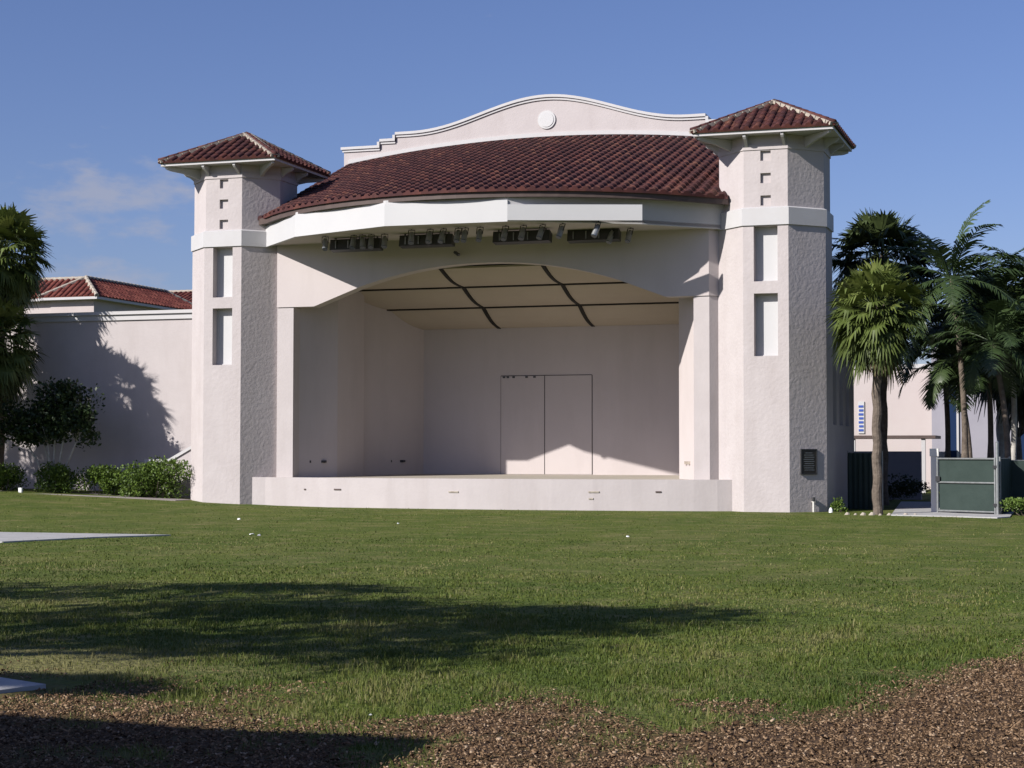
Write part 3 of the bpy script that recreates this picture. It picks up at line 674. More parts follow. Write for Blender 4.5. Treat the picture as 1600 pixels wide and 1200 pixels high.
def make_tower(cx, cy, label):
    tw_b = MB()
    aL, aU, aB = 1.685, 1.635, 1.735
    def sect(a_, z0, z1, holes, depth):
        o8 = octv(a_)
        for i in range(8):
            p, q = o8[i], o8[(i+1) % 8]; d = Vector((q[0]-p[0], q[1]-p[1], 0)); L = d.length; d /= L; nr = Vector((d.y, -d.x, 0))
            P0 = (cx+p[0], cy+p[1], 0)
            if i == 0: holed(tw_b, P0, d, L, z0, z1, [(L/2-h[0]/2, L/2+h[0]/2, h[1], h[2]) for h in holes], depth, nr)
            else: tw_b.quad((cx+p[0], cy+p[1], z0), (cx+q[0], cy+q[1], z0), (cx+q[0], cy+q[1], z1), (cx+p[0], cy+p[1], z1))
    sect(aL, -.3, 8.9, [(.735, 4.80, 6.72), (.735, 7.09, 8.79)], .36)
    sect(aU, 9.3, 11.62, [(.32, 9.42, 9.73), (.32, 10.11, 10.42), (.32, 10.80, 11.11)], .12)
    tw = tw_b.build('tower', M['rough_stucco'], BS, fix=False); tw['label'] = label
    b = MB()                                                        # projecting band
    o1, o2, o3 = octv(aB), octv(aU+.002), octv(aL-.03)
    vs = [(cx+x, cy+y, 8.81) for x, y in o3] + [(cx+x, cy+y, 8.81) for x, y in o1] + [(cx+x, cy+y, 9.33) for x, y in o1] + [(cx+x, cy+y, 9.38) for x, y in o2]
    b.add(vs, [(8*r_+i, 8*r_+(i+1) % 8, 8*r_+8+(i+1) % 8, 8*r_+8+i) for r_ in range(3) for i in range(8)]); b.build('band', M['white'], tw)
    b = MB(); o1 = octv(aU+.03); o2 = octv(aU-.01)
    vs = [(cx+x, cy+y, 11.14) for x, y in o2] + [(cx+x, cy+y, 11.14) for x, y in o1] + [(cx+x, cy+y, 11.30) for x, y in o1] + [(cx+x, cy+y, 11.30) for x, y in o2]
    b.add(vs, [(8*r_+i, 8*r_+(i+1) % 8, 8*r_+8+(i+1) % 8, 8*r_+8+i) for r_ in range(3) for i in range(8)]); b.build('top_moulding', M['stucco'], tw)
    for z0, z1 in ((4.80, 6.72), (7.09, 8.79)):
        b = MB(); b.box(cx-.37, cx+.37, cy-aL+.33, cy-aL+.37, z0, z1); b.build('window_panel', M['panel'], tw)
        b = MB(); yy = cy-aL+.30
        b.box(cx-.367, cx-.31, yy, yy+.03, z0, z1); b.box(cx+.31, cx+.367, yy, yy+.03, z0, z1); b.box(cx-.31, cx+.31, yy, yy+.03, z0, z0+.05); b.box(cx-.31, cx+.31, yy, yy+.03, z1-.05, z1)
        b.build('window_frame', M['white'], tw)
    for z0, z1 in ((9.42, 9.73), (10.11, 10.42), (10.80, 11.11)):
        b = MB(); b.box(cx-.16, cx+.16, cy-aU+.10, cy-aU+.14, z0, z1); b.build('niche', M['stucco'], tw)
    # eaves, brackets
    w = 2.14
    b = MB(); b.box(cx-w+.03, cx+w-.03, cy-w+.03, cy+w-.03, 11.58, 11.64); b.build('soffit', M['white'], tw)
    b = MB()
    b.box(cx-w, cx+w, cy-w, cy-w+.05, 11.575, 11.70); b.box(cx-w, cx+w, cy+w-.05, cy+w, 11.575, 11.70)
    b.box(cx-w, cx-w+.05, cy-w+.05, cy+w-.05, 11.575, 11.70); b.box(cx+w-.05, cx+w, cy-w+.05, cy+w-.05, 11.575, 11.70)
    b.build('eave_board', M['white'], tw)
    def bracket(px, py, dx, dy, L):
        b = MB(); d = Vector((dx, dy, 0)).normalized(); sdv = Vector((-d.y, d.x, 0))*.045
        prof = [(0, 11.57), (L, 11.57), (L, 11.50), (L*.86, 11.44), (L*.5, 11.38), (L*.2, 11.28), (.0, 11.20)]
        n = len(prof); P0 = Vector((px, py, 0))
        vs = [P0+d*u+Vector((0,0,z))+sdv for u, z in prof] + [P0+d*u+Vector((0,0,z))-sdv for u, z in prof]
        b.add(vs, [tuple(range(n)), tuple(reversed(range(n, 2*n)))] + [(i, n+i, n+(i+1) % n, (i+1) % n) for i in range(n)])
        b.build('bracket', M['white'], tw)
    for s_ in (-.58, .58):
        bracket(cx+s_, cy-aU, 0, -1, .44); bracket(cx+s_, cy+aU, 0, 1, .44); bracket(cx+aU, cy+s_, 1, 0, .44); bracket(cx-aU, cy+s_, -1, 0, .44)
    for sx in (-1, 1):
        for sy in (-1, 1): bracket(cx+sx*1.156, cy+sy*1.156, sx, sy, 1.22)
    # hipped tile roof
    b = MB(); hw = w+.07; rise = 1.2; sl = math.hypot(hw, rise); zc = 11.69
    for dx, dy in ((0,-1), (1,0), (0,1), (-1,0)):
        ud = Vector((-dy, dx, 0)); sdv = Vector((-dx*hw/sl, -dy*hw/sl, rise/sl)); nr = Vector((dx*rise/sl, dy*rise/sl, hw/sl))
        o_ = Vector((cx+dx*hw, cy+dy*hw, zc)) - ud*hw
        plane_tiles(b, o_, ud, sdv, nr, 2*hw, lambda u: (hw-abs(u-hw))*sl/hw, period=.315, course=.36)
    rf = b.build('tower_roof', M['tile'], tw, fix=False)
    b = MB(); apex = Vector((cx, cy, zc+rise+.05))
    for sx in (-1, 1):
        for sy in (-1, 1): ridge_tiles(b, (cx+sx*hw*.99, cy+sy*hw*.99, zc+.07), apex, .085)
    b.build('hip_tile', M['tile'], rf, smooth=True)
    b = MB()
    for sx in (-1, 1):
        for sy in (-1, 1):
            p = Vector((cx+sx*hw*.985, cy+sy*hw*.985, zc+.03))
            side = Vector((sx, -sy, 0)).normalized()
            for i in range(12):
                q0 = p.lerp(apex, i/12); q1 = p.lerp(apex, (i+.86)/12)
                b.bar(q0+Vector((0,0,-.0)), q1, .30, .10)
    b.build('mortar_line', M['mortar'], rf)
    return tw
RT = (-9.52, 55.2); LT = (-27.98, 55.18)
make_tower(*LT, 'tower at the left end of the stage, with pinkish shaded side')
rt = make_tower(*RT, 'tower at the right end of the stage, with grey rough shaded side and dark plaque')
# conduit behind the right tower band, side wing
b = MB()
holes = [(1.2, 2.0, 2.75, 6.2), (2.7, 3.5, 2.75, 6.2), (4.2, 5.0, 2.75, 6.2)]
holed(b, (-7.88, 55.0, 0), (0, 1, 0), 6.3, -.3, 7.0, holes, .25, (1, 0, 0))
b.quad((-7.88, 61.3, -.3), (-10.6, 61.3, -.3), (-10.6, 61.3, 7), (-7.88, 61.3, 7)); b.quad((-7.88, 55, 7), (-7.88, 61.3, 7), (-10.6, 61.3, 7), (-10.6, 55, 7))
wg = b.build('side_wing', M['stucco'], BS, fix=False)
for h in holes:
    b = MB(); b.box(-8.15, -8.11, 55+h[0], 55+h[1], h[2], h[3]); b.build('side_window', M['glass'], wg)
# -- plaque and pipe on the right tower's grey face (normal at 45 degrees)
nB = Vector((1, -1, 0)).normalized(); uB = Vector((1, 1, 0)).normalized()
cB = Vector((RT[0], RT[1], 0)) + nB*1.685
def face_box(b, u0, u1, z0, z1, d0, d1, r=None):
    P_ = [cB+uB*u0+nB*d0, cB+uB*u1+nB*d0, cB+uB*u1+nB*d1, cB+uB*u0+nB*d1]
    b.prism([p.xy for p in P_], z0, z1, r)
pl = thing('plaque', 'dark bronze plaque on the grey shaded face of the right tower', 'plaque', tuple(cB+Vector((0,0,1.2))))
b = MB(); face_box(b, -.285, .285, 1.21, 1.95, 0.004, .03); b.build('plate', M['bronze'], pl)
b = MB(); face_box(b, -.30, -.27, 1.19, 1.97, .004, .045); face_box(b, .27, .30, 1.19, 1.97, .004, .045); face_box(b, -.27, .27, 1.19, 1.22, .004, .045); face_box(b, -.27, .27, 1.94, 1.97, .004, .045); b.build('frame', M['black'], pl)
b = MB()
for k in range(9): 
    w_ = .2 if k else .13
    face_box(b, -w_+.02*(k % 3), w_-.03*(k % 2), 1.84-k*.065, 1.855-k*.065, .03, .034)
b.build('raised_lines', M['grey_metal'], pl)
pt_ = cB + uB*.13 + nB*.07
b = MB(); b.tube([pt_+Vector((0,0,-.05)), pt_+Vector((0,0,.42))], [.03, .03], 8); b.tube([pt_+Vector((0,0,.36)), pt_+Vector((0,0,.36))+nB*-.07], [.02, .02], 6)
pi = b.build('pipe', M['pvc'], origin=tuple(pt_)); tag(pi, 'short pale standpipe at the foot of the grey tower face', 'pipe')
b = MB(); b.tube([pt_+Vector((0,0,.38)), pt_+Vector((0,0,.50))], [.05, .05], 8); b.build('valve', M['black'], pi)

# ------------------------------------------------------------ stage lighting under the canopy
def make_lamp():
    r = thing('stage_light', 'x', 'stage light', (0, 0, 0), group='stage lights hung under the canopy')
    b = MB(); ps = [(0,0,-.10), (0,-.04,-.13), (0,-.17,-.33), (0,-.23,-.43)]
    b.tube([(0,0,-.08), (0,-.05,-.15), (0,-.20,-.42)], [.06, .085, .095], 12); b.build('lamp_can', M['grey_metal'], r, smooth=False)
    b = MB(); b.tube([(0,-.198,-.415), (0,-.21,-.435)], [.088, .088], 12); b.build('lens', M['glass'], r)
    b = MB(); b.bar((-.10,-.1,-.22), (-.10,0,0), .02); b.bar((.10,-.1,-.22), (.10,0,0), .02); b.bar((-.10,0,0), (.10,0,0), .02); b.bar((0,0,0), (0,0,.06), .03); b.build('yoke', M['black'], r)
    return r
proto = make_lamp()
sdef = [(508, 0), (553, 1), (566, 1), (580, 1), (601, 1), (643, 2), (672, 2), (693, 2), (716, 2), (727, 2), (750, 3), (790, 3), (818, 3), (848, 3), (879, 4), (935, 4), (957, 4), (985, 4)]
where = ['alone at the left end of the canopy', 'in the left cluster', 'in the second cluster from the left', 'above the middle of the stage', 'in the right cluster']
ordn = ['first', 'second', 'third', 'fourth', 'fifth', 'sixth']
cnt = {}
for i, (px, g) in enumerate(sdef):
    d = direction(px, 372); Yl = 51.6 + (.9 if g in (0, 4) and (px < 560 or px > 950) else 0)
    if px < 620: Yl = 52.3
    if px > 940: Yl = 53.3
    x = d.x/d.y*Yl
    o = proto if i == 0 else copy_tree(proto)
    o.location = (x, Yl, 8.84); o.rotation_euler.z = rad(random.uniform(-14, 14) + (x-CX)*-4); 
    k = cnt.get(g, 0); cnt[g] = k+1
    o['label'] = 'grey can stage light %s' % (where[g] if g == 0 else '%s, %s from its left' % (where[g], ordn[k]))
for i, (pa_, pb_, wh) in enumerate(((518, 596, 'leftmost'), (626, 708, 'second from the left'), (772, 860, 'third from the left'), (888, 968, 'rightmost'))):
    Yl = (52.95, 52.6, 52.6, 53.4)[i]
    x0 = direction(pa_, 380).x/direction(pa_, 380).y*Yl; x1 = direction(pb_, 380).x/direction(pb_, 380).y*Yl
    r = thing('floodlight', '%s dark rectangular flood fixture among the stage lights under the canopy' % wh, 'floodlight', ((x0+x1)/2, Yl, 8.87), group='dark flood fixtures hung under the canopy')
    b = MB(); zc = 8.59 if i < 3 else 8.65
    b.extrude([(Yl-.18, zc-.13), (Yl+.14, zc-.18), (Yl+.2, zc+.12), (Yl-.1, zc+.22)], 'x', x0, x1); b.build('housing', M['black'], r)
    for k in range(4):
        b = MB(); xk = x0+(x1-x0)*(k+.5)/4; b.box(xk-.012, xk+.012, Yl-.2, Yl-.1, zc-.08, zc+.16); b.build('divider', M['grey_metal'], r)
    for xk in (x0+.15, x1-.15):
        b = MB(); b.bar((xk, Yl, zc), (xk, Yl, 8.9), .04); b.build('hanger', M['black'], r)
x = direction(715, 398).x/direction(715, 398).y*54.06
r = thing('wall_camera', 'small dark camera on the header above the arch', 'camera', (x, 54.2, 8.33))
b = MB(); b.bar((x-.09, 54.02, 8.40), (x+.1, 53.90, 8.28), .09, .08); b.build('camera_body', M['black'], r)
b = MB(); b.bar((x, 54.2, 8.33), (x, 54.0, 8.34), .035); b.build('arm', M['black'], r)

# ------------------------------------------------------------ left wall, stair wall, background roofs
wl = thing('low_wall', 'long pink stucco wall with white cornice left of the left tower, dappled by palm shadow', 'wall', (-40, 57, 0))
b = MB(); b.box(-62, -28.4, 57.0, 57.5, -.3, 6.70); b.build('wall_face', M['stucco'], wl)
b = MB(); b.box(-62.1, -28.4, 56.93, 57.57, 6.70, 6.90); b.box(-62.2, -28.4, 56.85, 57.65, 6.90, 7.02); b.build('cornice', M['white'], wl)
st = thing('stair_wall', 'low pink stair wall with sloping white coping beside the left tower', 'wall', (-30.5, 55.6, 0))
pr_ = [(-32.0, 0), (-28.9, 0), (-28.9, 2.6), (-30.3, 1.95), (-31.15, 1.5), (-32.0, 1.5)]
b = MB(); b.extrude(pr_, 'y', 55.62, 55.85); b.build('wall_face', M['stucco'], st)
b = MB(); b.extrude([(-32.1, 1.5), (-31.15, 1.5), (-30.3, 1.95), (-28.9, 2.6), (-28.9, 2.72), (-30.33, 2.05), (-31.18, 1.6), (-32.1, 1.6)], 'y', 55.56, 55.91); b.build('coping', M['white'], st)

def hip_roof(b, bb, x0, x1, y0, y1, ze, rise, axis='y', period=.34):
    if axis == 'y':
        hw = (x1-x0)/2; sl = math.hypot(hw, rise); cx = (x0+x1)/2; L = y1-y0
        faces = [((x0, y0, ze), (1,0,0), (0, hw/sl, rise/sl), (0, -rise/sl, hw/sl), x1-x0, lambda u: (hw-abs(u-hw))*sl/hw),
                 ((x1, y0, ze), (0,1,0), (-hw/sl, 0, rise/sl), (rise/sl, 0, hw/sl), L, lambda u: min(u, L-u, hw)*sl/hw),
                 ((x1, y1, ze), (-1,0,0), (0, -hw/sl, rise/sl), (0, rise/sl, hw/sl), x1-x0, lambda u: (hw-abs(u-hw))*sl/hw),
                 ((x0, y1, ze), (0,-1,0), (hw/sl, 0, rise/sl), (-rise/sl, 0, hw/sl), L, lambda u: min(u, L-u, hw)*sl/hw)]
        A, B = (cx, y0+hw, ze+rise+.05), (cx, y1-hw, ze+rise+.05)
        rd = [((x0, y0, ze+.05), A), ((x1, y0, ze+.05), A), ((x0, y1, ze+.05), B), ((x1, y1, ze+.05), B), (A, B)]
    else:
        hw = (y1-y0)/2; sl = math.hypot(hw, rise); cy = (y0+y1)/2; L = x1-x0
        faces = [((x0, y0, ze), (1,0,0), (0, hw/sl, rise/sl), (0, -rise/sl, hw/sl), L, lambda u: min(u, L-u, hw)*sl/hw),
                 ((x1, y0, ze), (0,1,0), (-hw/sl, 0, rise/sl), (rise/sl, 0, hw/sl), y1-y0, lambda u: (hw-abs(u-hw))*sl/hw),
                 ((x1, y1, ze), (-1,0,0), (0, -hw/sl, rise/sl), (0, rise/sl, hw/sl), L, lambda u: min(u, L-u, hw)*sl/hw),
                 ((x0, y1, ze), (0,-1,0), (hw/sl, 0, rise/sl), (-rise/sl, 0, hw/sl), y1-y0, lambda u: (hw-abs(u-hw))*sl/hw)]
        A, B = (x0+hw, cy, ze+rise+.05), (x1-hw, cy, ze+rise+.05)
        rd = [((x0, y0, ze+.05), A), ((x0, y1, ze+.05), A), ((x1, y0, ze+.05), B), ((x1, y1, ze+.05), B), (A, B)]
    for o_, ud, s_, n_, Wd, fn in faces: plane_tiles(b, o_, ud, s_, n_, Wd, fn, period=period, course=.4)
    for p, q in rd: ridge_tiles(bb, p, q, .11, .4)
def far_block(name, label, loc, blocks):
    r = thing(name, label, 'building', loc)
    for (x0, x1, y0, y1, ze, rise, ax) in blocks:
        b = MB(); b.box(x0+.45, x1-.45, y0+.45, y1-.45, -.3, ze-.02); w_ = b.build('wall', M['farwall'], r)
        b = MB(); b.box(x0, x1, y0, y0+.06, ze-.13, ze+.01); b.box(x0, x1, y1-.06, y1, ze-.13, ze+.01); b.box(x0, x0+.06, y0+.06, y1-.06, ze-.13, ze+.01); b.box(x1-.06, x1, y0+.06, y1-.06, ze-.13, ze+.01)
        b.box(x0+.06, x1-.06, y0+.06, y1-.06, ze-.08, ze-.03); b.build('eave_board', M['white'], r)
        b, bb = MB(), MB(); hip_roof(b, bb, x0, x1, y0, y1, ze, rise, ax); rf = b.build('roof', M['tile_far'], r, fix=False); bb.build('ridge_tile', M['mortar'], rf)
far_block('tile_roofed_building', 'distant building with red hipped tile roof showing over the low wall', (-51, 84, 0),
          [(-52.6, -49.1, 80.0, 92, 9.95, 1.15, 'y'), (-64, -49.25, 80.12, 83.6, 9.93, 1.14, 'x'), (-58, -46, 95, 101, 10.75, 1.1, 'x')])

# ------------------------------------------------------------ right background
pb = thing('pink_building', 'distant sunlit pink building seen behind the palm trunk right of the bandshell', 'building', (-9.5, 90, 0))
b = MB(); b.box(-15, -7.5, 90, 98, -.3, 6.1); b.build('wall', M['farwall'], pb)
b = MB(); b.box(-15.1, -7.4, 89.9, 90.05, 6.1, 6.3); b.build('coping', M['white'], pb)
b = MB(); b.box(-11.35, -11.05, 89.93, 89.99, 2.85, 4.45); bb_ = b.build('blue_sign', M['panel'], pb)
b = MB()
for k in range(7): b.box(-11.33+.02*(k % 2), -11.09, 89.91, 89.928, 2.95+k*.2, 3.06+k*.2)
b.build('blue_mark', M['blue'], bb_)
cp = thing('carport', 'low carport roof with posts in front of the distant pink building', 'carport', (-8.5, 83, 0))
b = MB(); b.box(-11.5, -6.9, 82, 85, 2.52, 2.66); b.build('roof', M['gutter'], cp)
for x in (-10.6, -9.2, -7.45):
    b = MB(); b.box(x-.09, x+.09, 82.1, 82.3, -.1, 2.52); b.build('post', M['white'], cp)
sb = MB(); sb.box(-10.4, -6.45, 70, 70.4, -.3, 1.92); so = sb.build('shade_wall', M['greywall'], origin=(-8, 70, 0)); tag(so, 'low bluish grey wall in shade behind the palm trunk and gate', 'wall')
gb = thing('tall_building', 'grey building with tall blue windows behind the palms at the right edge', 'building', (0, 86, 0))
b = MB(); b.box(-7.4, 9, 86, 96, -.3, 7.6); b.build('wall', M['greywall'], gb)
for x in (-6.45, -3.2, .4):
    b = MB(); b.box(x-.2, x+.2, 85.94, 85.99, .8, 5.2); f_ = b.build('window', M['blue_glass'], gb)
    b = MB(); b.box(x+.2, x+.3, 85.90, 86, .8, 5.2); b.box(x-.3, x-.2, 85.9, 86, .8, 5.2); b.build('frame', M['white'], f_)
# gate and fences
gt = thing('gate', 'green screened metal gate on the concrete walkway at the right', 'gate', (-3.6, 53.6, 0), )
g0, g1 = Vector((-4.50, 54.1, 0)), Vector((-2.78, 52.9, 0)); gd = (g1-g0)
def gp(f_, z): return g0+gd*f_+Vector((0,0,z))
b = MB()
for f_ in (0, 1): b.tube([gp(f_, .05), gp(f_, 1.72)], [.032, .032], 8)
for z in (.14, .98, 1.68): b.tube([gp(0, z), gp(1, z)], [.028, .028], 8)
b.build('gate_frame', M['grey_metal'], gt)
b = MB(); nrm = Vector((gd.y, -gd.x, 0)).normalized()*-.035
b.quad(gp(.02, .16)+nrm, gp(.98, .16)+nrm, gp(.98, .96)+nrm, gp(.02, .96)+nrm); b.quad(gp(.02, 1.0)+nrm, gp(.98, 1.0)+nrm, gp(.98, 1.66)+nrm, gp(.02, 1.66)+nrm)
b.build('screen', M['screen'], gt, fix=False)
for z in (.35, 1.45):
    b = MB(); b.box(g1.x-.06, g1.x+.06, g1.y-.09, g1.y+.03, z-.04, z+.04); b.build('hinge', M['black'], gt)
b = MB(); b.box(g0.x-.05, g0.x+.07, g0.y-.09, g0.y-.03, 1.0, 1.16); b.build('latch', M['black'], gt)
gpst = MB(); p_ = g1+Vector((.07, -.05, 0)); gpst.tube([p_+Vector((0,0,-.1)), p_+Vector((0,0,2.15))], [.045, .045], 8); gpst.tube([p_+Vector((0,0,2.15)), p_+Vector((0,0,2.2))], [.055, .01], 8)
o = gpst.build('gate_post', M['grey_metal'], origin=tuple(p_)); tag(o, 'tall metal post at the right end of the gate', 'post')
gpst = MB(); p_ = g0+Vector((-.12, .4, 0)); gpst.box(p_.x-.1, p_.x+.1, p_.y-.1, p_.y+.1, -.1, 1.75); gpst.box(p_.x-.13, p_.x+.13, p_.y-.13, p_.y+.13, 1.75, 1.98)
o = gpst.build('gate_post', M['pvc'], origin=tuple(p_)); tag(o, 'square pale post with cap at the left end of the gate', 'post')
def fence(label, p, q, h, n):
    p, q = Vector(p), Vector(q); r = thing('screened_fence', label, 'fence', tuple(p)); d = q-p; nn = Vector((d.y, -d.x, 0)).normalized()*.04
    nseg = 24; b = MB()
    for k in range(nseg):
        w0 = nn*(1+.6*math.sin(k*1.7)); w1 = nn*(1+.6*math.sin((k+1)*1.7)); a_, c = p+d*k/nseg, p+d*(k+1)/nseg
        b.quad(a_+w0+Vector((0,0,.05)), c+w1+Vector((0,0,.05)), c+w1+Vector((0,0,h)), a_+w0+Vector((0,0,h)))
    b.build('screen', M['screen'], r, fix=False)
    for k in range(n+1):
        b = MB(); c = p+d*k/n; b.tube([c+Vector((0,0,-.1)), c+Vector((0,0,h+.06))], [.03, .03], 8); b.build('post', M['grey_metal'], r)
    b = MB(); b.tube([p+Vector((0,0,h)), q+Vector((0,0,h))], [.022, .022], 6); b.build('rail', M['grey_metal'], r)
fence('green screened fence right of the gate', (-2.5, 55.8, 0), (9, 56.6, 0), 1.62, 4)
fence('dark green screened fence between the side wing and the palm trunk', (-7.6, 57.6, 0), (-6.5, 57.4, 0), 1.85, 1)
fence('green screened fence turning back behind the gate post', (-2.65, 53.1, 0), (-2.5, 55.8, 0), 1.68, 1)

# ------------------------------------------------------------ vegetation
def fan_leaf(b, base, d, length, R, r0, droop=.35, nl=22):
    d = d.normalized(); up = Vector((0,0,1))
    side = d.cross(up)
    if side.length < .05: side = Vector((1,0,0))
    side.normalize(); nrm = side.cross(d).normalized()
    roll = random.uniform(-.5, .5); side, nrm = side*math.cos(roll)+nrm*math.sin(roll), nrm*math.cos(roll)-side*math.sin(roll)
    hub = base + d*length + Vector((0,0,-.12*length*length))
    b.bar(base, hub, .035, .02, r=r0*.8+.1, w2=.02)
    dd = (d + Vector((0,0,-.18))).normalized()
    for k in range(nl):
        t_ = (k/(nl-1)-.5)*2; ang = t_*1.95
        L = R*(.62+.38*math.cos(ang*.75))*random.uniform(.88, 1.08)
        v = (dd*math.cos(ang)+side*math.sin(ang)).normalized()
        v = (v + nrm*.25*abs(t_)).normalized()
        wv = v.cross(nrm).normalized()*(R*.062)
        m1 = hub + v*L*.55 + Vector((0,0,-.05*L)); tip = hub + v*L + Vector((0,0,-droop*L*random.uniform(.6, 1.5)))
        if random.random() < .3: tip = m1 + (tip-m1)*.6 + Vector((0,0,-.3*L))
        r_ = min(1, max(0, r0+random.uniform(-.12, .12)))
        b.add([hub, m1-wv, m1+wv, tip-wv*.15, tip+wv*.15], [(0, 1, 2), (1, 3, 4, 2)], r_)
def sabal(name, label, x, y, z0, crown_z, R=1.0, n=58, trunk=.15, leafm='fan', tm='trunk', lean=(0,0), low=-1.15, seed=1, group=None, pet=.85, base_r=None):
    random.seed(seed)
    r = thing(name, label, 'palm tree', (x, y, z0), group=group)
    top = Vector((x+lean[0], y+lean[1], crown_z-.25*R))
    b = MB(); K = 30; pts = []; rs = []
    for k in range(K+1):
        f_ = k/K; p = Vector((x, y, z0-.1)).lerp(top, f_) + Vector((lean[0]*-.25*math.sin(math.pi*f_)+.02*math.sin(k*1.3), 0, 0))
        pts.append(p); rs.append((trunk*1.45 if k == 0 else trunk*(1.15-.15*f_)*(1+.05*math.sin(k*2.2))))
    b.tube(pts, rs, 12)
    for k in range(46):                                             # old leaf bases below the crown
        az = k*2.4; zz = .1 + .9*(k/46)**.8; c = top + Vector((math.cos(az)*trunk*.85, math.sin(az)*trunk*.85, .1-zz))
        b.bar(c, c+Vector((math.cos(az)*.13, math.sin(az)*.13, .2)), .09, .03, w2=.04)
    b.build('trunk', M[tm], r, smooth=False)
    b = MB(); n = int(n*1.75)
    for k in range(n):
        f_ = (k+.5)/n; az = k*2.39996+random.uniform(-.25, .25)
        el = 1.45 - (1.45-low)*f_**.85
        d = Vector((math.cos(az)*math.cos(el), math.sin(az)*math.cos(el), math.sin(el)))
        base = top + Vector((math.cos(az)*trunk*.8, math.sin(az)*trunk*.8, .15-.35*f_))
        r0 = .86 - .5*f_ + random.uniform(-.12, .14)
        if f_ > .93: r0 = random.uniform(0, .1)
        fan_leaf(b, base, d, pet*1.12*R*random.uniform(.7, 1.2), .72*R*random.uniform(.8, 1.15), max(0, r0), droop=.14+.32*f_)
    b.build('crown', M[leafm], r, fix=False)
    return r
def feather(b, base, az, el, L, r0, curve=1.2, leaf=.55, n=34, hang=.3):
    p = Vector(base); pts = [p.copy()]; e_ = el; st_ = L/n; dirs = []
    for k in range(n):
        d = Vector((math.cos(az)*math.cos(e_), math.sin(az)*math.cos(e_), math.sin(e_))); dirs.append(d); p = p + d*st_; pts.append(p.copy()); e_ -= curve/n*(.4+1.2*k/n)
    b.tube(pts[::3]+[pts[-1]], [.028*(1-.85*i/(len(pts[::3]))) for i in range(len(pts[::3])+1)], 5, r=r0*.8, cap=False)
    for k in range(4, n):
        f_ = k/n; d = dirs[k-1]; up = Vector((0,0,1)); sd_ = d.cross(up)
        if sd_.length < .1: sd_ = Vector((-math.sin(az), math.cos(az), 0))
        sd_.normalize(); LL = leaf*(math.sin(math.pi*min(1, .12+f_*.88))**.6)*random.uniform(.85, 1.1)
        for s_ in (-1, 1):
            if random.random() < .06: continue
            v = (sd_*s_*.9 + d*.65 + up*random.uniform(-.05, .25)).normalized()
            wv = d*.03*random.uniform(.7, 1.3)
            a_ = pts[k]; m1 = a_+v*LL*.5+Vector((0,0,-.06*LL)); tip = a_+v*LL+Vector((0,0,-hang*LL*random.uniform(.6, 1.6)))
            b.add([a_-wv, a_+wv, m1+wv*1.3, m1-wv*1.3, tip], [(0,1,2,3), (3,2,4)], min(1, max(0, r0+random.uniform(-.1, .12))))
def coco(name, label, x, y, z0, top, L=2.9, n=20, trunk=.13, seed=3, fronds=None, leafm='frond', tm='trunk', group=None, leaf=.6):
    random.seed(seed); r = thing(name, label, 'palm tree', (x, y, z0), group=group); top = Vector(top)
    b = MB(); K = 12; pts = []; rs = []
    for k in range(K+1):
        f_ = k/K; p = Vector((x, y, z0-.1)).lerp(top, f_) + Vector((.18*math.sin(math.pi*f_), 0, 0)); pts.append(p); rs.append(trunk*(1.5-.75*min(1, f_*3)) if f_ < .33 else trunk*(.8-.15*f_))
    b.tube(pts, rs, 9); b.build('trunk', M[tm], r, smooth=True)
    b = MB()
    if fronds is None:
        fronds = [(k*2.39996+random.uniform(-.3, .3), 1.35-2.0*((k+.5)/n)**1.05, random.uniform(.85, 1.1)) for k in range(n)]
    for az, el, k_ in fronds:
        feather(b, top+Vector((math.cos(az)*.08, math.sin(az)*.08, 0)), az, el, L*k_, .32+.16*max(0, el)/1.4+random.uniform(-.15, .15), curve=1.0+random.uniform(0, .7), leaf=leaf)
    b.build('crown', M[leafm], r, fix=False); return r
def leafcloud(b, c, rx, ry, rz, n, size, dense=.55, lumps=9, seed=0):
    rs = np.random.default_rng(seed)
    L = [(np.array([rs.uniform(-.6, .6)*rx, rs.uniform(-.6, .6)*ry, rs.uniform(-.5, .62)*rz]), rs.uniform(.35, .6)) for _ in range(lumps)]
    for k in range(n):
        cc, s_ = L[k % lumps]
        d = rs.normal(size=3); d /= np.linalg.norm(d); rr_ = rs.uniform(dense, 1.05)
        p = Vector(c) + Vector(cc) + Vector((d[0]*rx*s_*rr_, d[1]*ry*s_*rr_, d[2]*rz*s_*rr_))
        u = Vector(rs.normal(size=3)).normalized(); w_ = Vector(rs.normal(size=3)); w_ = u.cross(w_).normalized()
        if u.z < 0: u = -u
        s2 = size*rs.uniform(.6, 1.3)
        tipv = u*s2; b.add([p-w_*s2*.05, p+tipv*.5-w_*s2*.3, p+tipv, p+tipv*.5+w_*s2*.3], [(0,1,2,3)], float(np.clip(rs.normal(.5, .25), 0, 1)))
def shrub(name, label, cat, x, y, z, rx, ry, h, n=1400, size=.1, m='leaf_mid', seed=1, lumps=10, group=None):
    r = thing(name, label, cat, (x, y, z), group=group); random.seed(seed)
    b = MB(); leafcloud(b, (x, y, z+h*.5), rx, ry, h*.62, n, size, lumps=lumps, seed=seed); b.build('foliage', M[m], r, fix=False)
    b = MB()
    for k in range(6):
        a_ = k*1.05; b.tube([(x+math.cos(a_)*rx*.08, y+math.sin(a_)*ry*.08, z-.05), (x+math.cos(a_)*rx*.5, y+math.sin(a_)*ry*.5, z+h*.55)], [.02, .008], 5)
    b.build('stem', M['bark'], r); return r
